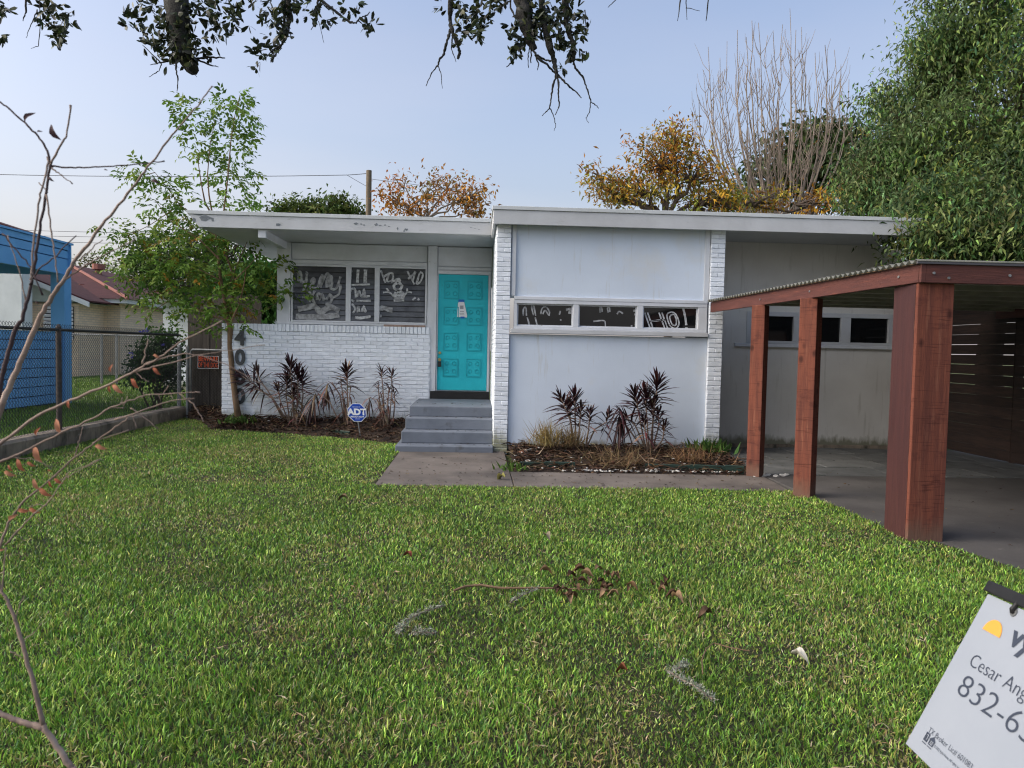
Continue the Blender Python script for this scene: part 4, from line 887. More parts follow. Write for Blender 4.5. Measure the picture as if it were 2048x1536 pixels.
tree('backyard_tree', 'dark green bushy tree behind the left end of the house', (-7.3, 21.8, 0), (-7.3, 21.8, 1.8),
     [B(330, 500, D, 70, 45, 26), B(430, 500, D, 90, 60, 34), B(390, 560, D, 90, 45, 26), B(300, 545, D, 40, 45, 13), B(480, 580, D, 60, 40, 18)], .20, .09, [(.05, .09, .026), (.075, .125, .03), (.04, .07, .024)], None, .2, per=42, spread=.30, twr=.02)
D = 17.5
tree('backyard_shrub', 'bright green leafy shrub behind the low brick wall', (-5.4, 17.3, 0), (-5.4, 17.3, 1.0),
     [B(520, 560, D, 45, 55, 26), B(490, 600, D, 45, 45, 22), B(530, 620, D, 35, 30, 14), B(545, 590, D, 24, 60, 12), B(460, 560, D, 45, 60, 20)], .24, .085, [(.05, .13, .025), (.08, .17, .03), (.035, .09, .02)], None, .05, per=34, spread=.18, twr=.012)
D = 55
tree('far_tree', 'small sparse tree on the skyline above the red-brown roof', tuple(atD(180, 650, D))[:2] + (0,), atD(185, 545, D), [B(180, 525, D, 22, 14, 12), B(215, 540, D, 20, 10, 8)], .3, .14, [(.10, .11, .04), (.13, .13, .05)], None, .15, per=16, spread=.4, twr=.03)

# bare tree: a fan of upright shoots
bt = thing('bare_tree', 'tall leafless tree with a fan of upright grey shoots behind the roof', 'tree', tuple(atD(1560, 650, 26))[:2] + (0,))
D = 26; b0 = Vector((bt.location.x, bt.location.y, 0)); mt = MB(); ms = MB()
for (bx_, by_) in ((1530, 430), (1570, 430), (1600, 435), (1500, 430), (1640, 440)): mt.tube(limb(b0, atD(bx_, by_, D), .0, 4, .03), [.10, .09, .075, .065, .055], 7)
tips = [(random.triangular(1400, 1700, 1555), random.uniform(110, 330)) for _ in range(26)] + [(1418, 95), (1440, 115), (1455, 80), (1475, 60), (1490, 75), (1502, 40), (1518, 45), (1532, 70), (1548, 60), (1562, 50), (1577, 18), (1590, 60), (1602, 55), (1612, 105), (1633, 105), (1652, 90), (1668, 100), (1680, 130), (1696, 160), (1408, 140), (1425, 165), (1447, 140), (1510, 110), (1545, 120), (1582, 110), (1640, 160), (1660, 170), (1420, 230), (1690, 220), (1705, 250), (1390, 260), (1470, 150), (1620, 170), (1398, 200)]
for (tx, ty) in tips:
    s0 = atD(1558 + (tx - 1555) * .42 + random.uniform(-14, 14), 435 + random.uniform(-10, 10), D + random.uniform(-.8, .8)); e = atD(tx, ty, D + random.uniform(-1.2, 1.2))
    pts = [];
    for i in range(8):
        t = i / 7; q = s0.lerp(e, t); q += (RT * ((tx - 1555) / F * D * .20 * math.sin(math.pi * t))) + Vector((random.gauss(0, .04), random.gauss(0, .04), 0)); pts.append(q)
    r_ = random.uniform(.018, .034); ms.tube(pts, [r_ * (1 - .115 * i) + .004 for i in range(8)], 5, cap=False)
    for i in range(3, 7):
        for _ in range(3 if i > 4 else 1):
            q = pts[i].lerp(pts[i - 1], random.random()); az = random.uniform(0, 6.28); o_ = Vector((math.cos(az), math.sin(az), 0)); L = random.uniform(.6, 1.6) * (1.15 - i * .08)
            ms.tube([q, q + o_ * L * .22 + Vector((0, 0, L * .28)), q + o_ * L * .36 + Vector((0, 0, L * .64)), q + o_ * L * .44 + Vector((random.gauss(0, .05), 0, L))], [.011, .009, .007, .004], 4, cap=False)
mt.build('trunk', M['greytwig'], bt, smooth=True); ms.build('branch', M['greytwig'], bt, smooth=True)
for (pts, lb) in (([(1400, 430), (1395, 330), (1402, 250)], 0), ([(1430, 430), (1440, 330), (1425, 240)], 0), ([(1690, 430), (1720, 330), (1745, 250)], 0)):
    MB().tube([atD(x, y, 25) for x, y in pts], [.035, .025, .008], 5).build('branch', M['greytwig'], bt)

# bare dead twigs at the crown edge of the evergreen are part of that tree
# pinnate-leaved sapling in front of the left end of the house
sp = thing('ash_sapling', 'young green sapling with feathery leaves in front of the brick wall', 'tree', tuple(atD(472, 836, 12.9))[:2] + (.12,))
D = 12.9
def pl(pts, dd=0.0): return [atD(x, y, D + dd + random.uniform(-.05, .05)) for x, y in pts]
tk = MB(); tk.tube(pl([(478, 842), (471, 800), (464, 740), (460, 690), (461, 655), (456, 640)]), [.062, .05, .046, .046, .05, .044], 10)
tk.build('trunk', M['barklight'], sp, smooth=True)
br = MB()
for pts, r in (([(458, 648), (449, 600), (440, 550), (436, 510), (432, 470), (425, 430)], .038), ([(460, 650), (478, 610), (488, 570), (492, 540)], .022), ([(459, 640), (470, 560), (452, 510), (456, 480), (448, 440)], .026),
               ([(425, 432), (410, 405), (403, 370), (397, 330), (398, 300)], .018), ([(425, 430), (418, 390), (415, 350), (420, 290), (430, 240)], .016), ([(440, 450), (448, 420), (456, 350), (462, 280), (470, 230), (480, 190)], .018),
               ([(430, 470), (400, 450), (385, 430), (360, 410), (330, 370), (310, 345)], .016), ([(440, 520), (400, 480), (370, 460), (340, 440), (310, 400)], .014), ([(452, 640), (420, 630), (380, 610), (340, 600), (300, 590)], .016),
               ([(456, 665), (440, 650), (420, 640)], .02), ([(462, 655), (500, 640), (530, 620), (570, 595), (600, 585)], .015), ([(440, 560), (400, 540), (350, 530), (300, 520)], .016), ([(470, 560), (500, 530), (520, 505)], .014), ([(360, 410), (300, 450), (260, 470)], .010), ([(400, 480), (330, 480), (280, 500)], .012),
               ([(448, 600), (470, 540), (500, 470), (530, 440)], .014), ([(310, 345), (290, 350), (270, 345)], .008), ([(340, 600), (310, 620), (290, 640)], .008)):
    P = pl(pts, random.uniform(-.3, .3)); m_ = len(P); br.tube(P, [max(.005, r * (1 - .8 * i / (m_ - 1))) for i in range(m_)], 6, cap=False)
br.build('branch', M['barklight'], sp, smooth=True)
LP = []; LD = []; LN = []; LL = []; LC = []
def pinnate(o, d, L, k, ll, col):
    d = d.normalized(); side = d.cross(Vector((random.gauss(0, .4), random.gauss(0, .4), 1))).normalized(); nrm = side.cross(d)
    for i in range(k):
        t = .25 + .75 * i / max(1, k - 1); q = o + d * L * t - Vector((0, 0, 1)) * L * .25 * t * t
        for s in ((-1, 1) if i < k - 1 else (0,)):
            LP.append(tuple(q)); dd = (d * (.55 if s else 1.0) + side * s * .8 + Vector((0, 0, -.25)) + Vector((random.gauss(0, .15), random.gauss(0, .15), random.gauss(0, .15)))); LD.append(tuple(dd)); LN.append(tuple(nrm + Vector((random.gauss(0, .3), random.gauss(0, .3), 0)))); LL.append(ll * random.uniform(.75, 1.2)); LC.append(col)
GRN = [(.115, .215, .034), (.155, .26, .04), (.085, .17, .032), (.20, .28, .05)]; YLW = [(.22, .17, .025), (.28, .15, .02), (.16, .15, .03)]
sapblobs = [(375, 225, 28, 26, 24, 0), (385, 265, 24, 22, 16, 0), (395, 300, 22, 26, 18, 0), (465, 200, 34, 22, 24, 0), (490, 240, 20, 30, 20, 0), (470, 290, 32, 34, 30, 0), (450, 250, 24, 30, 16, 0), (480, 345, 30, 30, 24, 0), (435, 345, 25, 28, 12, .1), (470, 400, 30, 22, 18, 0),
            (270, 345, 26, 22, 18, 0), (335, 365, 28, 20, 18, 0), (300, 370, 28, 20, 14, 0), (325, 420, 30, 26, 20, .1), (375, 410, 26, 26, 16, .1), (215, 455, 16, 18, 8, 0), (235, 490, 20, 30, 12, 0), (240, 525, 18, 22, 10, 0), (290, 460, 30, 26, 24, .1),
            (330, 490, 50, 36, 60, .22), (400, 480, 50, 40, 60, .25), (470, 470, 46, 34, 44, .18), (290, 540, 44, 36, 46, .22), (360, 560, 55, 40, 64, .3), (430, 560, 50, 44, 60, .3), (500, 560, 46, 40, 46, .2), (330, 605, 46, 22, 28, .25), (400, 615, 50, 30, 40, .3), (450, 600, 40, 40, 30, .3), (510, 600, 40, 30, 26, .2),
            (560, 575, 26, 24, 16, .05), (590, 590, 16, 20, 9, 0), (545, 530, 30, 20, 14, .05), (490, 430, 30, 20, 18, .05), (440, 625, 44, 16, 18, .3), (420, 660, 30, 18, 10, .2), (480, 655, 16, 12, 5, .2), (370, 520, 70, 60, 50, .25)]
for (cx, cy, rx, ry, k, yf) in sapblobs:
    dep = D + random.uniform(-.3, .3)
    for _ in range(int(k * (1.25 if cy < 440 or k < 20 else .95))):
        a = random.uniform(0, 6.283); rr = math.sqrt(random.random()); o = atD(cx + rx * rr * math.cos(a), cy + ry * rr * math.sin(a), dep + random.gauss(0, .28))
        d = Vector((math.cos(a) * .8 + random.gauss(0, .5), random.gauss(0, .6), random.gauss(.1, .5)))
        pinnate(o, d, random.uniform(.16, .28), random.choice((3, 4, 4)), .105, np.array(random.choice(YLW if random.random() < yf * .40 else GRN)) * random.uniform(.75, 1.25))
leaves('crown', LP, LD, LN, np.array(LL), np.array(LL) * .46, np.array(LC), M['leaf'], sp, droop=.2)
# small weeds at the sapling foot
def tuft(name, label, cat, pts, D_, n, L, w, cols, spread=.1, up=1.0, group=None):
    p = atD(pts[0], pts[1], D_) if D_ else pts
    P = np.array([list(p)]) + np.column_stack([rng.normal(0, spread, n), rng.normal(0, spread, n), rng.uniform(-.01, .02, n)])
    Dv = unit(np.column_stack([rng.normal(0, .5, n), rng.normal(0, .5, n), np.full(n, up)]))
    o = leaves(name, P, Dv, rnd3(n), L * rng.uniform(.5, 1.2, n), w, palette(n, cols), M['leaf'], None, droop=.35, fold=.05, wide=.3); tag(o, label, cat, group, 'stuff' if name == 'weed' else None); return o
tuft('weed', 'small green weeds around the foot of the sapling', 'weeds', (478, 846), 12.7, 60, .16, .05, [(.08, .14, .03), (.06, .11, .025)], .14)
tuft('weed', 'green leafy weeds at the foot of the right brick pier', 'weeds', (1422, 905), 10.4, 110, .20, .055, [(.06, .13, .03), (.09, .17, .035), (.05, .10, .03)], .13)
tuft('weed', 'low green weeds at the corner of the walk and the right bed', 'weeds', (1022, 940), 9.1, 60, .10, .03, [(.08, .15, .03), (.11, .18, .04)], .10)
tuft('dry_grass', 'golden dry grass tuft left in the right bed', 'grass tuft', (1092, 893), 10.0, 170, .34, .008, [(.34, .25, .10), (.26, .18, .08), (.42, .33, .16)], .08, 1.6, 'dry grass tufts in the right bed')
tuft('dry_grass', 'browner dry grass tuft behind the golden one', 'grass tuft', (1138, 893), 10.05, 190, .30, .008, [(.25, .17, .085), (.20, .13, .07), (.33, .25, .14)], .09, 1.5, 'dry grass tufts in the right bed')
tuft('dry_grass', 'reddish dry grass patch near the second brick pier', 'grass tuft', (1385, 925), 9.6, 120, .26, .008, [(.25, .14, .08), (.30, .18, .10)], .14, .9, 'dry grass tufts in the right bed')
tuft('dry_grass', 'flattened brown dry grass in the middle of the right bed', 'grass tuft', (1235, 930), 9.5, 200, .34, .008, [(.20, .13, .075), (.27, .19, .11)], .2, .35, 'dry grass tufts in the right bed')

# cordyline plants: canes with strap leaf heads
PUR = [(.040, .012, .016), (.028, .010, .013), (.055, .016, .018), (.022, .010, .011)]
DEAD = [(.16, .085, .055), (.22, .13, .08), (.11, .05, .035)]
def cordyline(label, stems, D_, base_z=None):
    """stems: (points in the survey, leaf count, leaf length, droop, dead fraction)"""
    p0 = atD(*stems[0][0][0], D_); t = thing('cordyline', label, 'plant', (p0.x, p0.y, p0.z - .04), 'cordyline plants in the front beds')
    cn = MB(); V = []; Fq = []; C_ = []
    for pts, nl, L, dr_, dead in stems:
        dep = D_ + random.uniform(-.10, .10); P = [atD(x, y, dep) for x, y in pts]; m_ = len(P)
        P[0].z -= .06; cn.tube(P, [.012 * (1 - .3 * i / max(1, m_ - 1)) for i in range(m_)], 5)
        ax = (P[-1] - P[-2]).normalized(); top = P[-1]
        for i in range(nl):
            f = i / nl; az = i * 2.4 + random.uniform(-.3, .3)
            o = top - ax * (.30 * L / .3 * (1 - f) ** 1.2) ; el = (.15 + 1.15 * f) + random.gauss(0, .12)
            a = ax.cross(Vector((.3, 1, .1))).normalized(); b = ax.cross(a)
            d = (a * math.cos(az) + b * math.sin(az)) * math.cos(el) + ax * math.sin(el); l = 1.2 * L * random.uniform(.75, 1.15) * (.7 + .3 * math.sin(math.pi * min(1, f + .25))); g_ = Vector((0, 0, -1))
            col = random.choice(DEAD if (random.random() < dead * (1.6 - f)) else PUR); col = tuple(c * random.uniform(.7, 1.3) for c in col)
            sd = d.cross(g_); sd = sd.normalized() if sd.length > .05 else a; L = L * 1.0; w = .036 * L / .3; k0 = len(V); q = o.copy()
            for s, ww in ((0, .35), (.25, .9), (.5, 1), (.75, .7), (1, .04)):
                q = o + d * l * s + g_ * l * dr_ * s * s * (1.3 - max(0, d.z) * .6); up_ = sd.cross(d).normalized() * w * .25
                V.extend([tuple(q - sd * w * ww * .5 + up_ * ww), tuple(q - up_ * ww * .3), tuple(q + sd * w * ww * .5 + up_ * ww)]); C_.extend([col] * 3)
            for s in range(4):
                for e in (0, 1): Fq.append((k0 + 3 * s + e, k0 + 3 * s + e + 1, k0 + 3 * s + e + 4, k0 + 3 * s + e + 3))
    cn.build('cane', M['twig'], t, smooth=True)
    npmesh('leaves', np.array(V), np.array(Fq), 4, M['leafdark'], t, np.array(C_))
def rag(x, y0, y1, n, L=.22):      # withered leaves hanging along a cane
    return [([(x + random.uniform(-8, 8), y0 + 6), (x + random.uniform(-14, 14), y1 + (y0 - y1) * k / n)], 9, L, .9, .8) for k in range(n)]
cordyline('purple cordyline leaning over toward the sapling trunk', [([(572, 836), (548, 800), (515, 775), (498, 760), (484, 752)], 26, .34, .15, .05), ([(575, 836), (545, 795), (520, 760), (512, 740)], 18, .26, .2, .05), ([(570, 838), (540, 790), (505, 775)], 12, .22, .6, .4)], 12.75)
cordyline('tallest purple cordyline clump in front of the brick wall', [([(588, 838), (584, 780), (580, 728)], 34, .34, .3, .0), ([(592, 838), (596, 770), (594, 742)], 30, .32, .3, .05), ([(580, 838), (572, 790), (574, 755)], 30, .30, .35, .1), ([(600, 838), (606, 790), (604, 752)], 28, .32, .35, .05),
           ([(578, 838), (560, 800), (556, 775)], 20, .28, .4, .2), ([(590, 838), (586, 800), (588, 785)], 22, .28, .5, .4)] + rag(588, 838, 770, 5), 12.6)
cordyline('single stemmed purple cordyline with two withered drooping heads', [([(694, 845), (695, 790), (694, 738)], 34, .32, .35, .1), ([(690, 845), (680, 790), (664, 765), (655, 768), (650, 790)], 18, .24, .7, .75), ([(682, 845), (660, 805), (640, 788), (628, 795), (622, 812)], 18, .26, .7, .75)] + rag(694, 845, 760, 7, .2), 12.55)
cordyline('thin-caned purple cordyline beside the entry steps', [([(770, 842), (766, 780), (762, 738)], 20, .22, .4, .1), ([(778, 842), (784, 780), (783, 745)], 22, .24, .4, .15), ([(774, 842), (776, 800), (778, 775)], 14, .2, .6, .5), ([(768, 842), (755, 800), (740, 795), (736, 815)], 10, .18, .9, .9), ([(786, 842), (790, 800), (788, 785)], 12, .18, .6, .4), ([(762, 842), (758, 790), (756, 770)], 10, .16, .6, .5)] + rag(774, 842, 780, 8, .18), 12.35)
cordyline('purple cordyline clump behind the golden dry grass', [([(1148, 886), (1140, 840), (1122, 795)], 30, .28, .3, .05), ([(1152, 886), (1150, 830), (1150, 790)], 30, .28, .3, .05), ([(1150, 886), (1140, 835), (1136, 805)], 26, .26, .35, .05), ([(1156, 886), (1160, 840), (1162, 815)], 20, .24, .4, .1)], 10.3)
cordyline('small purple cordyline spike between the two clumps', [([(1172, 888), (1178, 850), (1180, 822)], 22, .22, .3, .05), ([(1172, 888), (1190, 858), (1212, 845), (1218, 828)], 22, .24, .5, .05)], 10.25)
cordyline('tall dense purple cordyline clump on the right of the right bed', [([(1300, 894), (1308, 820), (1316, 762)], 40, .30, .25, .0), ([(1292, 894), (1280, 840), (1270, 788)], 34, .30, .3, .0), ([(1298, 894), (1294, 840), (1290, 785)], 34, .30, .3, .05), ([(1304, 894), (1306, 840), (1306, 805)], 30, .28, .35, .05), ([(1294, 894), (1270, 850), (1245, 828)], 24, .26, .3, .05),
           ([(1290, 894), (1255, 855), (1240, 838), (1240, 850)], 20, .26, .8, .05), ([(1308, 894), (1325, 880), (1330, 850)], 20, .22, .4, .1), ([(1304, 894), (1318, 850), (1316, 825)], 24, .24, .4, .1), ([(1296, 894), (1290, 860), (1288, 840)], 24, .24, .5, .2)], 10.2)

# purple-flowered bush by the fence
pf = thing('flowering_bush', 'dark green bush with purple-blue flowers behind the chain-link fence', 'bush', (-7.1, 17, 0))
st_ = MB()
for k in range(10): st_.tube(limb((-7.1 + random.gauss(0, .1), 17, -.03), (-7.1 + random.gauss(0, .35), 17 + random.gauss(0, .3), random.uniform(.8, 1.6)), 0, 3), [.02, .015, .01, .006], 5)
st_.build('stem', M['bark'], pf)
_, P = clumps((-7.05, 17, .95), (.62, .5, .66), 80, 44, .11); _, P2 = clumps((-6.85, 17, 1.65), (.38, .3, .22), 12, 20, .10); P3 = np.concatenate([P, P2]); n = len(P3)
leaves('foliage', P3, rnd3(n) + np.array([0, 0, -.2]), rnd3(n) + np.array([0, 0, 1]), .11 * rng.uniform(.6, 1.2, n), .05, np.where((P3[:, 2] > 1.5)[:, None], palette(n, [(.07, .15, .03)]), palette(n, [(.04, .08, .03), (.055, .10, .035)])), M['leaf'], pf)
for (px, py) in ((285, 664), (293, 661), (325, 690), (312, 713), (270, 715), (276, 722), (310, 727), (265, 706)):
    q = np.array(atD(px, py, 16.5)); k = 9; Dv = rnd3(k) + np.array([0, -.6, .1]); leaves('flower', np.repeat(q[None], k, 0) + rng.normal(0, .02, (k, 3)), Dv, rnd3(k), .06, .045, palette(k, [(.16, .13, .60), (.22, .20, .68)]), M['leaf'], pf)

# live oak overhead: limb and hanging twigs
ok_ = thing('live_oak', 'live oak whose leafy twigs hang into the top of the view', 'tree', (-3.4, -2.6, 0))
MB().tube([(-3.4, -2.6, -.05), (-3.35, -2.5, 1.2), (-3.2, -2.2, 2.6), (-3.0, -1.6, 3.6)], [.34, .28, .25, .22], 12).build('trunk', M['barkdark'], ok_, smooth=True)
MB().tube([(-3.0, -1.6, 3.55), (-2.6, .4, 4.1), (-2.2, 2.4, 4.15), (-1.6, 4.2, 4.0), (-.5, 4.6, 3.95), (.9, 4.5, 4.0), (1.9, 4.6, 4.1)], [.19, .16, .14, .12, .10, .07, .05], 10).build('limb', M['barkdark'], ok_, smooth=True)
OD = 4.2; LPo = []; LDo = []; LNo = []
def oak(pts, r0, r1, bump=.3, D_=None):
    P = [atD(x, y, (D_ or OD) + random.uniform(-.03, .03)) for x, y in pts]; Q = []; R = []
    for i in range(len(P) - 1):
        k = 6
        for j in range(k): Q.append(P[i].lerp(P[i + 1], j / k) + Vector((random.gauss(0, .0013), random.gauss(0, .0013), random.gauss(0, .0013)))); R.append((r0 + (r1 - r0) * (i + j / k) / (len(P) - 1)) * (1 + bump * random.uniform(-.5, 1.2)))
    Q.append(P[-1]); R.append(r1); return MB().tube(Q, R, 7).build('twig', M['barkdark'], ok_, smooth=True)
def rosette(x, y, k, sp_=14, L=.055, D_=None):
    for _ in range(k):
        o = atD(x + random.gauss(0, sp_), y + random.gauss(0, sp_), (D_ or OD) + random.gauss(0, .05))
        a = random.uniform(0, 6.28); d0 = Vector((math.cos(a), random.gauss(0, .5), math.sin(a) - .25))
        for _ in range(random.choice((2, 3, 4))):
            d = d0 + Vector((random.gauss(0, .5), random.gauss(0, .5), random.gauss(0, .5))); LPo.append(tuple(o)); LDo.append(tuple(d)); LNo.append((random.gauss(0, 1), random.gauss(0, 1) - .5, random.gauss(0, 1)))
oak([(352, -120), (350, -40), (355, 30), (362, 80), (368, 112), (380, 132), (388, 140)], .075, .030, .10)
for pts, r0, r1 in (([(355, 60), (353, 120), (352, 140), (356, 160), (354, 183)], .006, .002), ([(322, 126), (285, 90)], .004, .0015), ([(335, 122), (300, 130)], .004, .0015), ([(323, 127), (318, 142), (298, 154)], .003, .0015), ([(372, 136), (394, 154)], .003, .0015), ([(385, 120), (415, 114), (450, 116)], .007, .003), ([(385, 115), (420, 130), (437, 134)], .005, .002),
                    ([(575, -60), (570, 0), (568, 70), (565, 88), (555, 100), (547, 118)], .008, .003), ([(578, -60), (577, 0), (578, 40), (572, 70)], .016, .010), ([(565, 88), (545, 100), (530, 118)], .004, .002), ([(620, -60), (635, -5), (660, 15), (700, 45), (712, 46), (720, 35), (735, 30), (740, 24)], .008, .002), ([(715, 40), (740, 62)], .003, .0015), ([(636, 0), (635, 40), (622, 60)], .005, .0015), ([(637, 42), (648, 86)], .002, .001),
                    ([(905, -60), (901, 0), (900, 40), (904, 60), (915, 90), (920, 105), (915, 118)], .013, .006), ([(901, 60), (893, 85), (888, 108), (880, 117), (876, 130), (864, 145), (852, 172)], .008, .002), ([(876, 130), (882, 150), (885, 177)], .003, .0012), ([(905, 70), (903, 98), (912, 124)], .004, .0015), ([(1050, -60), (1045, 0), (1050, 40), (1058, 80), (1070, 100)], .05, .016), ([(1085, -60), (1083, 0), (1088, 50), (1100, 95), (1108, 120), (1113, 148)], .022, .010),
                    ([(1058, 85), (1072, 110), (1090, 120), (1105, 122)], .006, .004), ([(1072, 113), (1095, 130), (1112, 148)], .006, .005), ([(1060, 90), (1056, 118), (1057, 136)], .004, .0015), ([(1062, 95), (1062, 126)], .005, .003), ([(1070, 110), (1078, 128), (1075, 140)], .004, .002), ([(1113, 148), (1105, 175), (1102, 200), (1099, 216), (1090, 225), (1084, 232)], .006, .0015), ([(1101, 217), (1107, 232), (1112, 250), (1108, 262)], .003, .0012), ([(1113, 148), (1118, 168), (1117, 190), (1118, 212), (1110, 230)], .006, .002), ([(1113, 148), (1130, 165), (1150, 182), (1163, 196)], .006, .002),
                    ([(1135, -60), (1131, 0), (1132, 50), (1145, 85), (1148, 105), (1146, 122)], .018, .010), ([(1146, 122), (1152, 138), (1166, 155), (1175, 180), (1182, 204), (1192, 210), (1197, 217)], .006, .0015), ([(1181, 204), (1180, 222), (1172, 236), (1177, 246)], .003, .0012), ([(1035, 108), (1022, 126), (1013, 134)], .005, .002), ([(1020, -30), (1022, 15), (1032, 38)], .006, .004), ([(1000, 15), (1020, 2)], .006, .004), ([(960, -20), (955, 15), (945, 45)], .006, .003), ([(80, -40), (80, 60), (77, 92), (62, 97)], .003, .0012), ([(75, 20), (62, 50), (52, 76)], .003, .0012), ([(50, -30), (52, 20), (46, 42)], .006, .002), ([(1365, -30), (1355, 42)], .005, .0015), ([(1372, -30), (1374, 40)], .003, .0015), ([(1420, -30), (1412, 42)], .005, .002), ([(1236, -5), (1216, 15)], .003, .0015), ([(1372, 15), (1400, 22)], .002, .001), ([(1135, 62), (1165, 68)], .004, .002), ([(1170, 20), (1172, 60)], .003, .002)):
    oak(pts, r0, r1, .35 if r1 > .0013 else .15)
for (x, y, k, s_) in ((270, 35, 15, 15), (290, 65, 14, 13), (250, 25, 6, 8), (300, 15, 22, 20), (330, 60, 24, 18), (345, 95, 20, 16), (330, 120, 10, 10), (360, 30, 26, 22), (350, 60, 26, 18), (365, 90, 26, 16), (345, 30, 24, 18), (372, 112, 12, 10), (385, 70, 16, 16), (400, 20, 22, 20), (430, 25, 24, 18), (440, 60, 18, 14), (460, 15, 18, 15), (475, 35, 10, 9), (420, 108, 5, 6), (320, 85, 12, 10), (380, 110, 8, 8),
                      (548, 20, 16, 12), (555, 45, 14, 11), (552, 72, 12, 9), (530, 35, 4, 5), (530, 95, 9, 8), (518, 108, 6, 6), (515, 128, 4, 5), (575, 10, 14, 12), (605, 8, 14, 12), (635, 25, 12, 9), (652, 40, 5, 6), (695, 20, 14, 10), (742, 52, 10, 8), (575, 60, 8, 5), (510, 5, 4, 6), (545, 105, 6, 6),
                      (920, 15, 12, 12), (935, 35, 16, 14), (950, 60, 16, 12), (925, 65, 8, 8), (965, 45, 10, 9), (980, 20, 14, 12), (1000, 10, 8, 8), (955, 20, 8, 8), (912, 90, 4, 4), (875, 3, 5, 8), (1035, 60, 14, 12), (1040, 85, 12, 9), (1030, 98, 9, 7), (1060, 55, 16, 13), (1075, 30, 18, 14), (1090, 60, 18, 13), (1110, 40, 14, 12), (1115, 80, 14, 10), (1125, 20, 12, 11), (1140, 60, 14, 10), (1150, 20, 8, 9), (1145, 90, 10, 8), (1142, 110, 6, 6), (1164, 112, 5, 5), (1172, 65, 8, 6), (1122, 138, 4, 5), (1172, 28, 3, 3), (1100, 10, 16, 16), (1060, 10, 10, 14),
                      (85, 20, 12, 10), (98, 40, 14, 11), (110, 62, 14, 11), (135, 35, 11, 9), (118, 80, 8, 8), (100, 5, 10, 10), (135, 50, 5, 7), (5, 10, 10, 8), (12, 25, 5, 6), (0, 72, 5, 6)):
    rosette(x, y, int(k * 1.15), s_)
n = len(LPo); leaves('leaves', LPo, LDo, LNo, 0.050 * rng.uniform(.6, 1.2, n), .017 * rng.uniform(.7, 1.3, n), palette(n, [(.032, .045, .024), (.048, .065, .028), (.024, .032, .022), (.075, .09, .034)], None, .25), M['leafdark'], ok_, fold=.10, droop=.0, oblong=True)

# bare sapling close to the camera on the left
bs = thing('bare_sapling', 'leafless brown sapling with a few orange dead leaves close on the left', 'sapling', (-1.5, 1.35, 0))
def tw(pts, r0, r1, D_=1.45, m='twig', name='branch', Dend=None, tk_=.58):
    n_ = len(pts); P = [atD(x, y, D_ + ((Dend - D_) * i / (n_ - 1) if Dend else 0)) for i, (x, y) in enumerate(pts)]; Q = []; R = []
    for i in range(n_ - 1):
        for j in range(5): Q.append(P[i].lerp(P[i + 1], j / 5) + Vector((random.gauss(0, .0008), random.gauss(0, .0008), random.gauss(0, .0008)))); R.append(tk_ * (r1 + (r0 - r1) * (1 - (i + j / 5) / (n_ - 1)) ** 1.5) * random.uniform(.94, 1.10))
    Q.append(P[-1]); R.append(r1); return MB().tube(Q, R, 7).build(name, M[m], bs, smooth=True)
h1 = atD(-140, 1250, 1.45); MB().tube([(-1.5, 1.35, -.03), (-1.45, 1.36, .4), tuple(h1), tuple(atD(-60, 900, 1.45)), tuple(atD(-10, 845, 1.45))], [.02, .018, .014, .010, .0075], 9).build('trunk', M['twig'], bs, smooth=True)
P = [atD(143, 1536, 1.35), atD(180, 1640, 1.33), Vector((-.85, 1.28, .3)), Vector((-.9, 1.3, -.02))]; MB().tube(P, [.0075, .0085, .011, .014], 9).build('trunk', M['twig'], bs, smooth=True)
tw([(143, 1536), (120, 1500), (90, 1457), (86, 1448), (70, 1377), (48, 1297), (30, 1240), (15, 1200), (4, 1186), (-10, 1130), (-60, 1000)], .0105, .0040, 1.35, tk_=.56)
tw([(90, 1457), (50, 1445), (20, 1436), (-20, 1415), (-140, 1390)], .0085, .0065, 1.35, tk_=.66)
tw([(-10, 845), (13, 788), (40, 725), (76, 640), (103, 594), (129, 559), (152, 518), (190, 468), (229, 421), (272, 366), (300, 328), (346, 269), (364, 248), (395, 212), (425, 172)], .0084, .0016, 1.45, tk_=.72)
tw([(-12, 880), (-2, 790), (9, 730), (29, 662), (43, 640), (56, 600), (67, 542), (76, 483), (86, 418), (95, 366), (101, 331)], .0078, .0034, 1.5, 'twigdark', tk_=.66)
tw([(101, 331), (95, 301), (76, 272), (50, 247), (18, 216), (-8, 198)], .0040, .0028, 1.5, 'twigdark'); tw([(101, 331), (127, 281), (133, 273), (141, 210)], .0038, .0026, 1.5)
tw([(101, 331), (108, 333), (149, 336), (190, 334), (234, 332), (293, 327), (329, 322)], .0036, .0018, 1.5, 'twigdark'); tw([(105, 335), (118, 348), (145, 368)], .003, .0015, 1.5)
tw([(97, 313), (90, 360), (79, 395), (69, 468), (63, 541), (62, 560)], .0028, .0028, 1.3); tw([(94, 389), (101, 454), (110, 512), (116, 565)], .0028, .0022, 1.42); tw([(79, 365), (95, 385)], .002, .0015, 1.5)
tw([(6, 468), (32, 500), (62, 535), (85, 590)], .0022, .0022, 1.45, 'twigdark'); tw([(152, 471), (111, 512), (79, 538), (60, 570)], .0018, .0028, 1.45, 'twigdark')
tw([(129, 562), (146, 547), (179, 527), (223, 503), (270, 479)], .0035, .0015, 1.45); tw([(15, 470), (38, 540), (52, 600)], .0015, .0022, 1.5); tw([(160, 520), (190, 490), (205, 480)], .0022, .0012, 1.45)
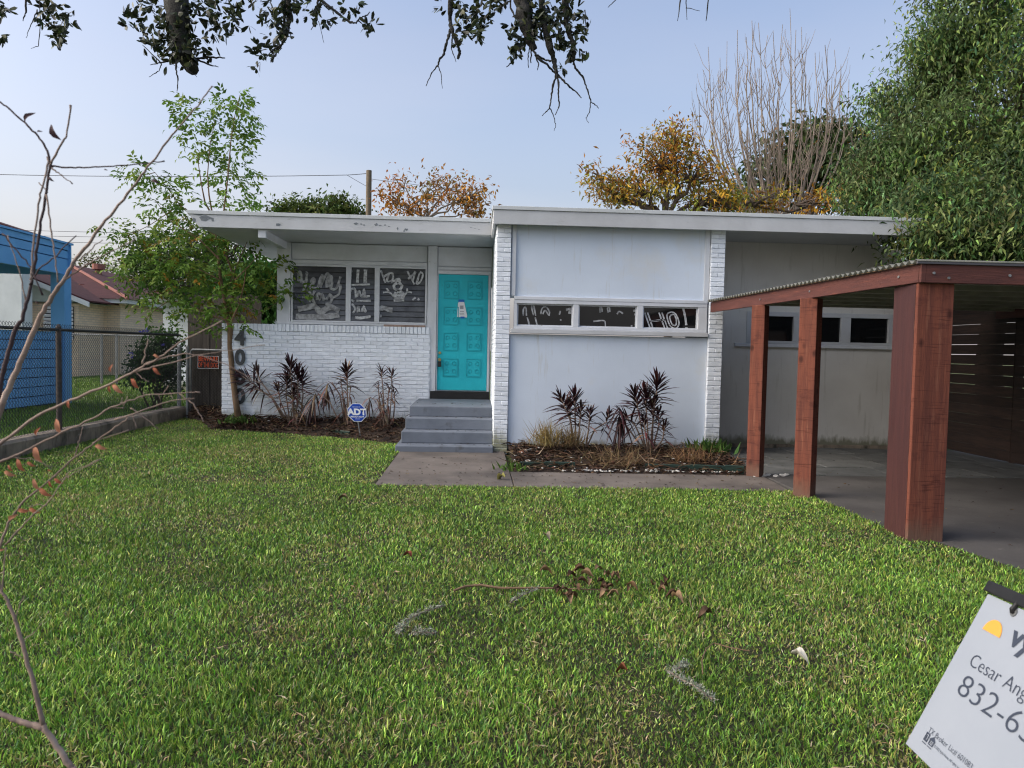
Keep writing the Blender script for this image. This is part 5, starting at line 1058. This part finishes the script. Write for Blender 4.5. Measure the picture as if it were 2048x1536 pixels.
tw([(-20, 900), (29, 867), (76, 829), (157, 795), (225, 766), (270, 743), (292, 730), (319, 716), (359, 685), (405, 662), (445, 642)], .0058, .0022, 1.4); tw([(270, 743), (314, 732), (393, 712), (445, 702), (530, 690)], .0035, .0008, 1.4); tw([(292, 728), (337, 714), (371, 707), (404, 712), (460, 732), (520, 766), (550, 785)], .003, .0008, 1.4)
tw([(296, 678), (290, 705), (286, 728)], .0015, .0025, 1.4); tw([(270, 743), (283, 756), (298, 763)], .002, .001, 1.4)
tw([(-20, 935), (0, 923), (40, 908), (74, 889), (157, 851), (225, 815), (262, 800), (292, 790), (359, 786), (400, 785)], .0048, .0016, 1.38); tw([(359, 787), (386, 808), (400, 830), (407, 843)], .0022, .0014, 1.38); tw([(230, 840), (278, 824), (326, 806), (371, 797), (389, 797)], .003, .0012, 1.38)
tw([(261, 816), (279, 829), (317, 858)], .002, .0012, 1.38); tw([(265, 830), (274, 856)], .002, .0012, 1.38); tw([(225, 815), (248, 816)], .0016, .001, 1.38)
for a_, b_ in (((242, 808), (245, 795)), ((285, 797), (288, 785)), ((316, 789), (320, 797)), ((340, 786), (345, 797)), ((246, 812), (255, 793)), ((326, 788), (338, 772))): tw([a_, b_], .0016, .0009, 1.38)
tw([(-15, 1110), (0, 1094), (17, 1045), (50, 1000), (99, 960), (148, 916), (191, 883), (225, 858), (256, 835)], .0045, .0022, 1.42); tw([(110, 968), (121, 960), (157, 941), (202, 918)], .002, .0012, 1.42); tw([(185, 886), (202, 878), (258, 860)], .0022, .0012, 1.42); tw([(149, 914), (158, 885), (166, 854)], .0022, .0012, 1.42)
tw([(10, 1090), (50, 1045), (100, 1000), (137, 945), (199, 919)], .003, .0012, 1.36); tw([(57, 1012), (95, 1010)], .0018, .001, 1.42); tw([(20, 913), (60, 917), (104, 934)], .0018, .001, 1.38); tw([(29, 1240), (45, 1200), (50, 1194)], .002, .001, 1.35); tw([(48, 1280), (75, 1260), (98, 1222)], .0016, .0009, 1.35); tw([(20, 1302), (35, 1310), (45, 1316)], .0016, .001, 1.35)
tw([(4, 1186), (8, 1130), (12, 1095)], .0026, .0014, 1.35)
def deadleaf(x, y, ang, L, D_=1.42, dark=False):
    o = atD(x, y, D_); d = RT * math.cos(ang) + UP * math.sin(ang); s = RT * -math.sin(ang) + UP * math.cos(ang); f = -FW; l = L * D_ / F; w = l * .34; V = []; C_ = []
    for t, ww in ((0, .1), (.25, .8), (.5, 1), (.75, .7), (1, .05)):
        q = o + d * l * t + f * l * .25 * math.sin(t * 3) + s * l * .08 * math.sin(t * 5)
        V += [tuple(q - s * w * .5 * ww + f * w * .35 * ww), tuple(q), tuple(q + s * w * .5 * ww + f * w * .2 * ww)]
    c = (.085, .045, .052) if dark else random.choice([(.44, .155, .085), (.36, .11, .06), (.50, .22, .13)])
    npmesh('dead_leaf', np.array(V), np.array([(3 * i + e, 3 * i + e + 1, 3 * i + e + 4, 3 * i + e + 3) for i in range(4) for e in (0, 1)]), 4, M['leaf'], bs, np.array([c] * len(V)))
for (x, y, a, L, *r) in ((217, 770, -1.2, 16), (224, 770, -.55, 28), (306, 710, -.3, 16), (305, 736, -.6, 22), (112, 838, -1.1, 32), (190, 892, -.15, 26), (73, 872, 1.2, 20), (68, 892, -1.0, 38), (34, 918, -.9, 30), (54, 925, -.3, 20), (8, 944, -.2, 26), (16, 930, -.8, 16), (66, 958, -.9, 26), (78, 978, -.4, 30), (97, 962, -.9, 16), (108, 958, -.35, 22), (18, 1042, .7, 24), (36, 1022, .1, 26), (58, 1018, -.2, 26), (-2, 1103, .5, 14), (222, 745, 1.4, 18), (262, 757, -.8, 26), (135, 800, -1.2, 18), (95, 940, -.2, 10),
                         (50, 246, .8, 30, 1), (122, 280, 2.2, 36, 1), (74, 265, .2, 12, 1), (95, 356, -.4, 16, 1), (302, 362, -.2, 20, 1), (208, 340, 0, 8, 1), (70, 604, -.2, 10, 1)):
    deadleaf(x, y, a, L, 1.5 if r else 1.40, bool(r))

# ---------------------------------------------------------------- things on the lawn
def curl(o, L, col, parent=None, nm='curled_leaf'):
    d = Vector((random.gauss(0, 1), random.gauss(0, .8), random.uniform(-.15, .25))).normalized(); s = d.cross(Vector((0, 0, 1))).normalized(); u_ = s.cross(d); V = []; w = L * .62
    for i in range(7):
        t = i / 6; ww = math.sin(math.pi * (.08 + .9 * t)) ; q = o + d * L * t + u_ * L * .26 * math.sin(t * 3.2 + .6)
        for e in (-1, -.45, .45, 1): V.append(tuple(q + s * w * .5 * ww * e * .8 + u_ * w * .55 * ww * e * e + Vector((0, 0, random.gauss(0, .004)))))
    Fq = [(4 * i + e, 4 * i + e + 1, 4 * i + e + 5, 4 * i + e + 4) for i in range(6) for e in range(3)]
    return npmesh(nm, np.array(V), np.array(Fq), 4, M['vmatte'], parent, np.array([col] * len(V)) * np.random.default_rng(len(V)).uniform(.8, 1.2, (len(V), 1)), smooth=True)
BRN = [(.22, .135, .075), (.15, .085, .05), (.29, .19, .11), (.10, .058, .036)]
p = atZ(1090, 1178, .03); fb = thing('fallen_branch', 'dead branch with curled brown leaves lying on the lawn', 'branch', (p.x, p.y, .02))
MB().tube([atZ(x, y, .045) for x, y in ((908, 1181), (930, 1173), (960, 1170), (1000, 1176), (1040, 1176), (1090, 1176), (1150, 1178), (1230, 1180))], [.007, .008, .008, .0075, .007, .006, .004, .002], 7).build('stick', M['barklight'], fb, smooth=True)
for (x, y) in ((1078, 1142), (1140, 1150), (1148, 1158), (1165, 1148), (1172, 1138), (1195, 1140), (1232, 1146), (1242, 1148), (1110, 1186), (1130, 1190), (1138, 1194), (1200, 1162), (1212, 1168), (1190, 1178), (1228, 1174), (1240, 1186), (1266, 1178), (1305, 1168), (1322, 1174), (1335, 1180), (1350, 1190), (1215, 1185), (1160, 1165), (1120, 1182), (1205, 1150), (1180, 1162), (1150, 1172), (1100, 1176), (1235, 1165), (1255, 1170), (1222, 1150), (1340, 1192), (1328, 1168), (1198, 1172), (1143, 1190)):
    q = atZ(x + random.uniform(-6, 6), y + 8, .03); q.z += random.uniform(.0, .02); curl(q, random.uniform(.055, .095), random.choice(BRN), fb)
def lichen(pts, lb):
    p = atZ(*pts[0], .03); t = thing('lichen_twig', lb, 'twig', (p.x, p.y, .02), 'lichen covered twigs on the lawn')
    P = [atZ(x, y, .045) for x, y in pts]; MB().tube(P, .004, 5).build('stick', M['twig'], t)
    C_ = []
    for i in range(len(P) - 1):
        for _ in range(80): C_.append(tuple(P[i].lerp(P[i + 1], random.random()) + Vector((random.gauss(0, .010), random.gauss(0, .010), random.gauss(.006, .008)))))
    n_ = len(C_); leaves('lichen', C_, rnd3(n_), rnd3(n_), .020, .005, palette(n_, [(.27, .29, .23), (.19, .21, .16), (.36, .38, .31)]), M['vmatte'], t)
lichen([(886, 1212), (850, 1222), (815, 1240), (800, 1258), (797, 1268)], 'grey lichened twig on the lawn left of the fallen branch')
lichen([(825, 1264), (845, 1264), (868, 1266)], 'short piece of grey lichen on the grass beside the left twig')
lichen([(1340, 1343), (1368, 1332), (1372, 1328)], 'short fork of pale lichen lying above the lower lichened twig')
lichen([(1335, 1342), (1362, 1358), (1390, 1372), (1410, 1388), (1425, 1398)], 'pale grey lichened twig low on the lawn right of the middle')
lichen([(1020, 1205), (1045, 1190), (1075, 1176)], 'grey lichen clinging below the stem of the fallen branch')
P = [atZ(x, y, .05) for x, y in ((1405, 1348), (1404, 1320), (1412, 1298), (1428, 1286), (1460, 1295), (1500, 1302))]; tag(MB().tube(P, .003, 5).build('straw_stem', M['barklight']), 'thin straw coloured stem bent in an arc on the lawn', 'twig')
for (x, y, L, c, lb) in ((822, 1116, .07, (.18, .05, .035), 'small reddish fallen leaf on the upper left of the lawn'), (1422, 1232, .09, (.13, .08, .05), 'dark crumpled leaf right of the fallen branch'), (1090, 1076, .10, (.22, .19, .13), 'dull grey-brown leaf lying highest on the middle of the lawn'),
                         (1582, 1312, .085, (.62, .60, .52), 'pale whitish leaf scrap on the right of the lawn'), (1010, 958, .14, (.20, .19, .06), 'yellowish crumpled leaf on the concrete walk'), (1255, 1345, .06, (.16, .06, .03), 'small red-brown leaf left of the lower lichened twig'), (695, 1000, .10, (.14, .10, .06), 'brown leaf on the lawn below the corner of the walk')):
    q = atZ(x, y, .04); o = curl(q, L, c, None, 'fallen_leaf'); tag(o, lb, 'leaf')

# blue octagonal yard sign
ad = thing('yard_sign', 'blue octagonal ADT security sign on a stake in the left bed', 'sign', (-1.83, 12.0, 0)); c0 = atY(714, 825, 12.0); ti = .10
hv = Vector((math.cos(-.02), 0, math.sin(-.02) + .02)).normalized(); vv = Vector((-ti, 0, 1)).normalized()
def octo(r, y): return [c0 + (hv * math.cos(math.pi / 8 + i * math.pi / 4) + vv * math.sin(math.pi / 8 + i * math.pi / 4)) * r + Vector((0, y, 0)) for i in range(8)]
MB().prism(octo(.158, 0), (0, .004, 0)).build('border', M['white'], ad); MB().prism(octo(.146, -.003), (0, .0025, 0)).build('sign_face', M['adt'], ad)
text('ADT', .135, M['white'], ad, 'lettering', c0 + vv * -.035 + Vector((0, -.006, 0)), hv, vv, bold=.007, align='CENTER', sx=1.05)
text('SECURED BY', .022, M['white'], ad, 'lettering', c0 + vv * .082 + Vector((0, -.006, 0)), hv, vv, align='CENTER'); text('800.ADT.ASAP', .034, M['white'], ad, 'lettering', c0 + vv * -.078 + Vector((0, -.006, 0)), hv, vv, bold=.001, align='CENTER'); text('adt.com', .024, M['white'], ad, 'lettering', c0 + vv * -.108 + Vector((0, -.006, 0)), hv, vv, align='CENTER')
b0 = c0 + vv * .165; MB().tube([c0 + vv * .17 + Vector((0, .012, 0)), c0 - vv * .15 + Vector((0, .012, 0)), c0 - vv * .15 + Vector((.065, .012, -.36))], .010, 8).build('stake', M['galv'], ad)

# leaning real estate sign, close on the right
d_ = ray(1097, 787).normalized(); hS = -d_; TL = atD(1976, 1187.5, 2.0); rb = ray(1811, 1487); BL = CAM + rb * ((TL - CAM).dot(hS) / rb.dot(hS))
vS = (TL - BL); HS = vS.length; vS.normalize(); nS = hS.cross(vS); WS = .61
es = thing('estate_sign', 'leaning white real estate sign with slate lettering close on the right', 'sign', tuple((TL + hS * .75 - vS * 1.1)[:2]) + (0,))
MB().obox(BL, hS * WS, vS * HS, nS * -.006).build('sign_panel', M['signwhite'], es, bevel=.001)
MB().obox(TL + hS * -.012 + vS * .004 - nS * .02, hS * .80, vS * .030, nS * .03).build('arm', M['black'], es, bevel=.003)
MB().obox(TL + hS * .765 - vS * ((TL.z) / vS.z + .05) - nS * .02, hS * .035, vS * ((TL.z) / vS.z + .20), nS * .035).build('post', M['black'], es, bevel=.003)
for s in (.126, .49):
    q = TL + hS * s; MB().tube([q + vS * .012 + nS * .004, q - vS * .012 + nS * .009, q - vS * .018 + nS * .004], .006, 8).build('hook', M['black'], es)
    MB().tube([q - vS * .016 - nS * .004, q - vS * .016 + nS * .0035], .011, 12).build('grommet', M['galv'], es)
def sxy(x, y): rr = ray(x, y); t = (TL - CAM).dot(nS) / rr.dot(nS); q = CAM + rr * t - TL; return q.dot(hS), q.dot(vS)
def stext(body, px, py, size, m, bold=0.0, sx=1.0):
    a_, b_ = sxy(px, py); return text(body, size, M[m], es, 'lettering', TL + hS * a_ + vS * b_ + nS * .0012, hS, vS, bold=bold, sx=sx)
k_ = 2.0 / 1.8
stext('vylla', 2017, 1287, .068 * k_, 'ink', .0025, 1.18); stext('Cesar Angel', 1936, 1329, .045 * k_, 'ink', -.0005, 1.08); stext('832-656', 1910, 1384, .074 * k_, 'ink', -.0010, 1.32); stext('TX Broker Lic# 601083', 1856, 1463, .0185 * k_, 'ink', -.0002, 1.0); stext('© 2022 Vylla Home. All rights reserved.', 1868, 1494, .0085 * k_, 'ink', 0, .9)
a_, b_ = sxy(1966, 1258); r_ = .033 * k_; c_ = TL + hS * (a_ + r_) + vS * b_ + nS * .0012
MB().prism([c_ + (hS * math.cos(t) + vS * math.sin(t)) * r_ for t in np.linspace(0, math.pi, 24)], nS * .0006).build('sun_logo', M['sunink'], es)
lm = MB()
a_, b_ = sxy(1847, 1479); q = TL + hS * a_ + vS * b_ + nS * .0012; s_ = .021
for (x0, x1, y0, y1) in ((0, .82, .0, .18), (0, .18, .18, 1.1), (.64, .82, .18, 1.1), (.18, .64, .92, 1.1), (.3, .42, .18, .8), (0, .9, -.3, -.2)): lm.obox(q + hS * s_ * x0 + vS * s_ * y0, hS * s_ * (x1 - x0), vS * s_ * (y1 - y0), nS * .0005)
q2 = q + hS * s_ * 1.15
lm.prism([q2 + hS * s_ * x_ + vS * s_ * y_ for x_, y_ in ((-.1, .7), (.5, 1.15), (1.1, .7), (1.1, .55), (-.1, .55))], nS * .0005)
for (x0, x1, y0, y1) in ((0, .16, 0, .55), (.84, 1, 0, .55), (.16, .84, 0, .12), (.3, .7, .22, .30), (.3, .7, .38, .46), (0, 1, -.3, -.2)): lm.obox(q2 + hS * s_ * x0 + vS * s_ * y0, hS * s_ * (x1 - x0), vS * s_ * (y1 - y0), nS * .0005)
lm.build('housing_logos', M['ink'], es)
